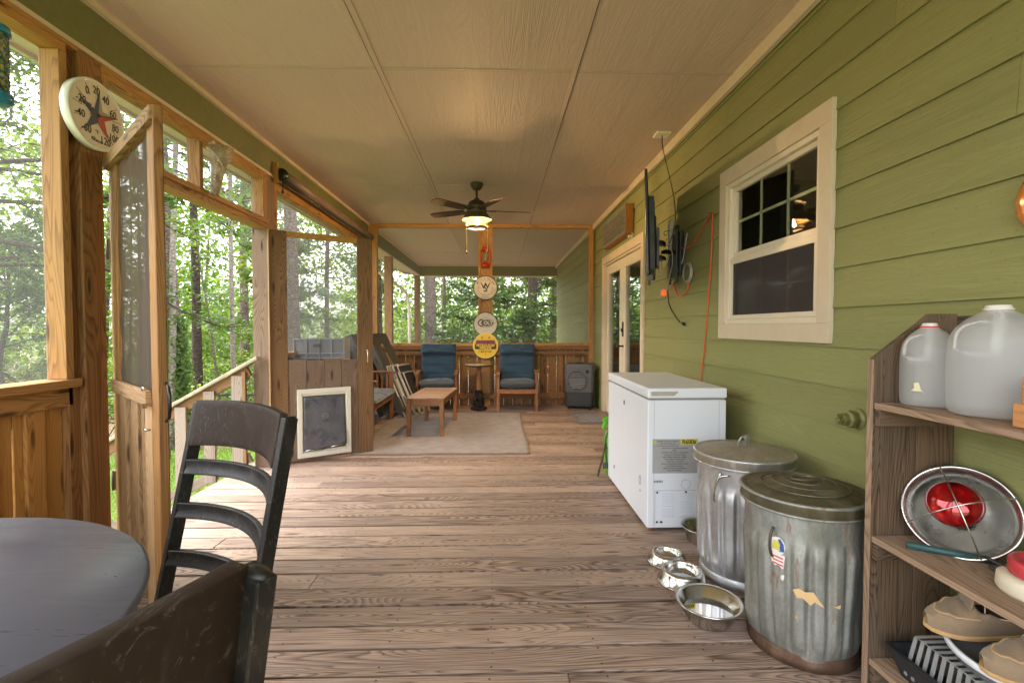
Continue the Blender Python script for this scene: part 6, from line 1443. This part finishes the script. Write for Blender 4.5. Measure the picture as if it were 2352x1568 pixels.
tree('pale grey trunk at the left edge of the doorway view, close beside the open door', -6.18, 9.0, .125, 15, PN, ('bark_pale', 'needle'), (-.015, 0), .45, 2.2, 18, 2600, seed=3)
tree('slim pale trunk just left of the ivy covered pine', -6.55, 9.8, .068, 13, PN, ('bark_pale', 'needle'), (.035, .0), .5, 1.6, 14, 2200, seed=4)
tree('thick grey pine with ivy climbing its right side, seen through the doorway', -6.46, 10.0, .165, 17, PN, ('bark', 'needle'), (-.05, 0), .38, 2.6, 22, 3600, seed=5, ivy=True)
tree('dark trunk deeper in the wood, right of the ivy covered pine', -8.05, 13.2, .13, 14, BR, ('bark_dark', 'leaf'), (-.02, 0), .42, 2.6, 20, 5000, .13, seed=6)
tree('very thin leaning dead stem in the middle of the doorway view', -6.25, 11.2, .036, 4.6, 'sapling', ('bark', 'leaf_bright'), (-.11, 0), .8, .5, 5, 160, .09, seed=7, wob=.01)
tree('slim straight pinkish pine near the door post on the right of the doorway', -5.92, 11.0, .058, 14, PN, ('bark_pale', 'needle'), (.004, 0), .34, 1.9, 20, 3000, seed=8, wob=.03)
tree('forked broadleaf trunk far behind the slim pinkish pine', -8.9, 17.2, .17, 13, BR, ('bark', 'leaf_bright'), (.01, 0), .38, 3.2, 24, 7000, .14, seed=9)
tree('large pink brown pine trunk seen through the dog door screen', -4.56, 11.0, .16, 18, PN, ('bark', 'needle'), (-.012, 0), .5, 3.0, 20, 4200, seed=10, wob=.03)
tree('slender dark pine behind the dog door screen, right of the large pine', -5.62, 16.0, .085, 14, PN, ('bark', 'needle'), (0, 0), .28, 2.3, 30, 5200, seed=11)
tree('big grey pine trunk standing just beyond the far corner post', -2.35, 17.0, .225, 20, PN, ('bark', 'needle'), (-.006, 0), .45, 3.5, 22, 3600, seed=12, wob=.03)
tree('dark leafy tree filling the view right of the centre post', 1.2, 18.4, .24, 10, BR, ('bark_dark', 'leaf_dark'), (0, 0), .20, 4.0, 40, 18000, .17, seed=13)
tree('second brown trunk behind the dark leafy tree, nearer the house wall', 2.55, 22.0, .18, 12, BR, ('bark', 'leaf'), (0, 0), .30, 3.2, 26, 8000, .17, seed=14)
tree('dark trunk between the two posts at the far left', -4.35, 18.0, .12, 13, BR, ('bark_dark', 'leaf_bright'), (0, 0), .25, 3.0, 30, 9000, .15, seed=15)
tree('bright leafy tree left of the centre post, behind the big grey pine', -.9, 23.5, .14, 7.2, BR, ('bark_dark', 'leaf'), (0, 0), .18, 3.0, 34, 9500, .17, seed=16)
tree('young bright green maple over the lawn, centre of the doorway view', -7.0, 15.0, .07, 6.0, BR, ('bark', 'leaf_bright'), (0, 0), .22, 2.2, 26, 8000, .12, seed=17)
tree('soft green pine sapling spreading low needles in the doorway view', -5.9, 12.3, .05, 6.2, PN, ('bark', 'needle'), (0, 0), .35, 1.7, 22, 3200, seed=18)
tree('feathery tree hanging over the left window, upper part', -7.2, 6.3, .15, 11, BR, ('bark_dark', 'leaf'), (.0, 0), .24, 4.0, 50, 26000, .095, seed=19)
tree('leafy tree further left outside the tall screen window', -10.5, 8.2, .16, 12, BR, ('bark_dark', 'leaf_bright'), (0, 0), .16, 3.8, 44, 20000, .12, seed=20)
tree('shrubby tree low outside the tall screen window', -8.6, 8.6, .06, 4.2, BR, ('bark_dark', 'leaf'), (0, 0), .10, 2.2, 30, 10000, .09, seed=21)
tree('slim sapling with two stems near the house corner', 3.1, 17.0, .05, 6.0, BR, ('bark', 'leaf_bright'), (.02, 0), .25, 1.8, 20, 5000, .13, seed=22)

# undergrowth and far wood: masses nobody could count
def mass(name, label, cells, n_per, size, mat, seedv, flat=.7):
    g = np.random.default_rng(seedv); P_ = []; N_ = []; Rn = []
    for (x, y, z, rx, rz) in cells:
        k = int(n_per*rx*rz); d = g.normal(size=(k, 3)); d /= np.linalg.norm(d, axis=1, keepdims=True); rad = g.uniform(.35, 1., k)**.45; c_ = np.array([x, y, z])
        lump = 1+.22*np.sin(d[:, :1]*5+x)+.2*np.sin(d[:, 2:]*6+y)
        P_.append(c_+d*rad[:, None]*np.array([rx, rx, rz])*lump+g.normal(0, .08, (k, 3))); N_.append(d*.5+g.normal(0, .45, (k, 3))+np.array([0, 0, flat])); Rn.append(np.full(k, g.uniform(0, 1)))
    me = foliage_mesh(name, np.concatenate(P_), np.concatenate(N_), size, .6, mat, seedv, np.concatenate(Rn)); o = link(name, me, None); return tag(o, label, 'undergrowth' if size < .2 else 'woodland', None, 'stuff')
g = np.random.default_rng(5); cells = []
for i in range(100):
    x = g.uniform(-19, 7); y = 11.3+g.uniform(0, 5.5)+ (2.2 if x > -3.4 else 0)
    if x > -1: y += 3
    cells.append((x, y, gz(x, y)+g.uniform(.2, 1.0), g.uniform(.6, 1.3), g.uniform(.5, 1.2)))
for i in range(26): y = g.uniform(2, 11.5); cells.append((g.uniform(-15, -9.3), y, gz(-10, y)+g.uniform(.3, .9), g.uniform(.7, 1.3), g.uniform(.6, 1.3)))
mass('undergrowth', 'low leafy undergrowth and bushes behind the fence', cells[:60], 420, .085, 'leaf', 31); mass('undergrowth', 'brighter green bushes mixed through the wood edge', cells[60:], 420, .10, 'leaf_bright', 32)
cells = []
for i in range(270):
    a = g.uniform(-1.5, .62); d = g.uniform(19, 35); x, y = d*math.sin(a), d*math.cos(a)+2; cells.append((x, y, gz(x, y)+g.uniform(0, 1)**1.3*9.5, g.uniform(1.4, 3.0), g.uniform(1.2, 2.6)))
mass('far_woods', 'far wall of green woodland behind the trees', cells[:135], 105, .23, 'leaf', 33); mass('far_woods', 'brighter green far woodland foliage', cells[135:], 105, .23, 'leaf_bright', 34)
cells = []
for i in range(60):
    a = g.uniform(-1.6, .75); d = g.uniform(37, 48); x, y = d*math.sin(a), d*math.cos(a)+2; cells.append((x, y, gz(x, y)+g.uniform(0, 5), 4.5, 3.2))
mass('far_woods', 'hazy woodland on the horizon', cells, 24, .55, 'leaf', 35)
q = MB()
for i in range(14):
    a = g.uniform(-1.4, .45); d = g.uniform(20, 34); x, y = d*math.sin(a), d*math.cos(a)+1; h = g.uniform(9, 16); z = gz(x, y); r = g.uniform(.05, .15); q.tube([(x, y, z-.3), (x+g.normal(0, .15), y, z+h*.5), (x+g.normal(0, .4), y, z+h)], [r, r*.8, r*.35], 7)
tag(q.build('far_trunks', 'bark'), 'distant trunks deep in the wood', 'woodland', None, 'stuff')

# grass blades on the lawn
g = np.random.default_rng(9); n = 42000; x = g.uniform(-9.5, -2.4, n); y = 1.5+g.uniform(0, 1, n)*8.3; z = np.array([gz(a, b) for a, b in zip(x, y)]); an = g.uniform(0, 2*PI, n); h = g.uniform(.03, .085, n); w_ = .005
ca, sa = np.cos(an)*w_, np.sin(an)*w_; lx_ = g.normal(0, .022, n); ly_ = g.normal(0, .022, n)
v = np.stack([np.stack([x-ca, y-sa, z-.01], 1), np.stack([x+ca, y+sa, z-.01], 1), np.stack([x+lx_, y+ly_, z+h], 1)], 1).reshape(-1, 3)
me = bpy.data.meshes.new('lawn_grass'); me.vertices.add(3*n); me.vertices.foreach_set('co', v.astype(np.float32).ravel()); me.loops.add(3*n); me.loops.foreach_set('vertex_index', np.arange(3*n, dtype=np.int32)); me.polygons.add(n); me.polygons.foreach_set('loop_start', np.arange(0, 3*n, 3, dtype=np.int32))
u = me.uv_layers.new(name='rnd'); r = np.repeat(g.uniform(0, 1, n), 3); u.data.foreach_set('uv', np.stack([r, r], 1).astype(np.float32).ravel()); me.update(calc_edges=True)
M['grass'] = leafmat('grass_blades', (.10, .20, .02), (.27, .38, .08), .4)
tag(link('lawn_grass', me, 'grass'), 'short green grass of the lawn below the steps', 'grass', None, 'stuff')
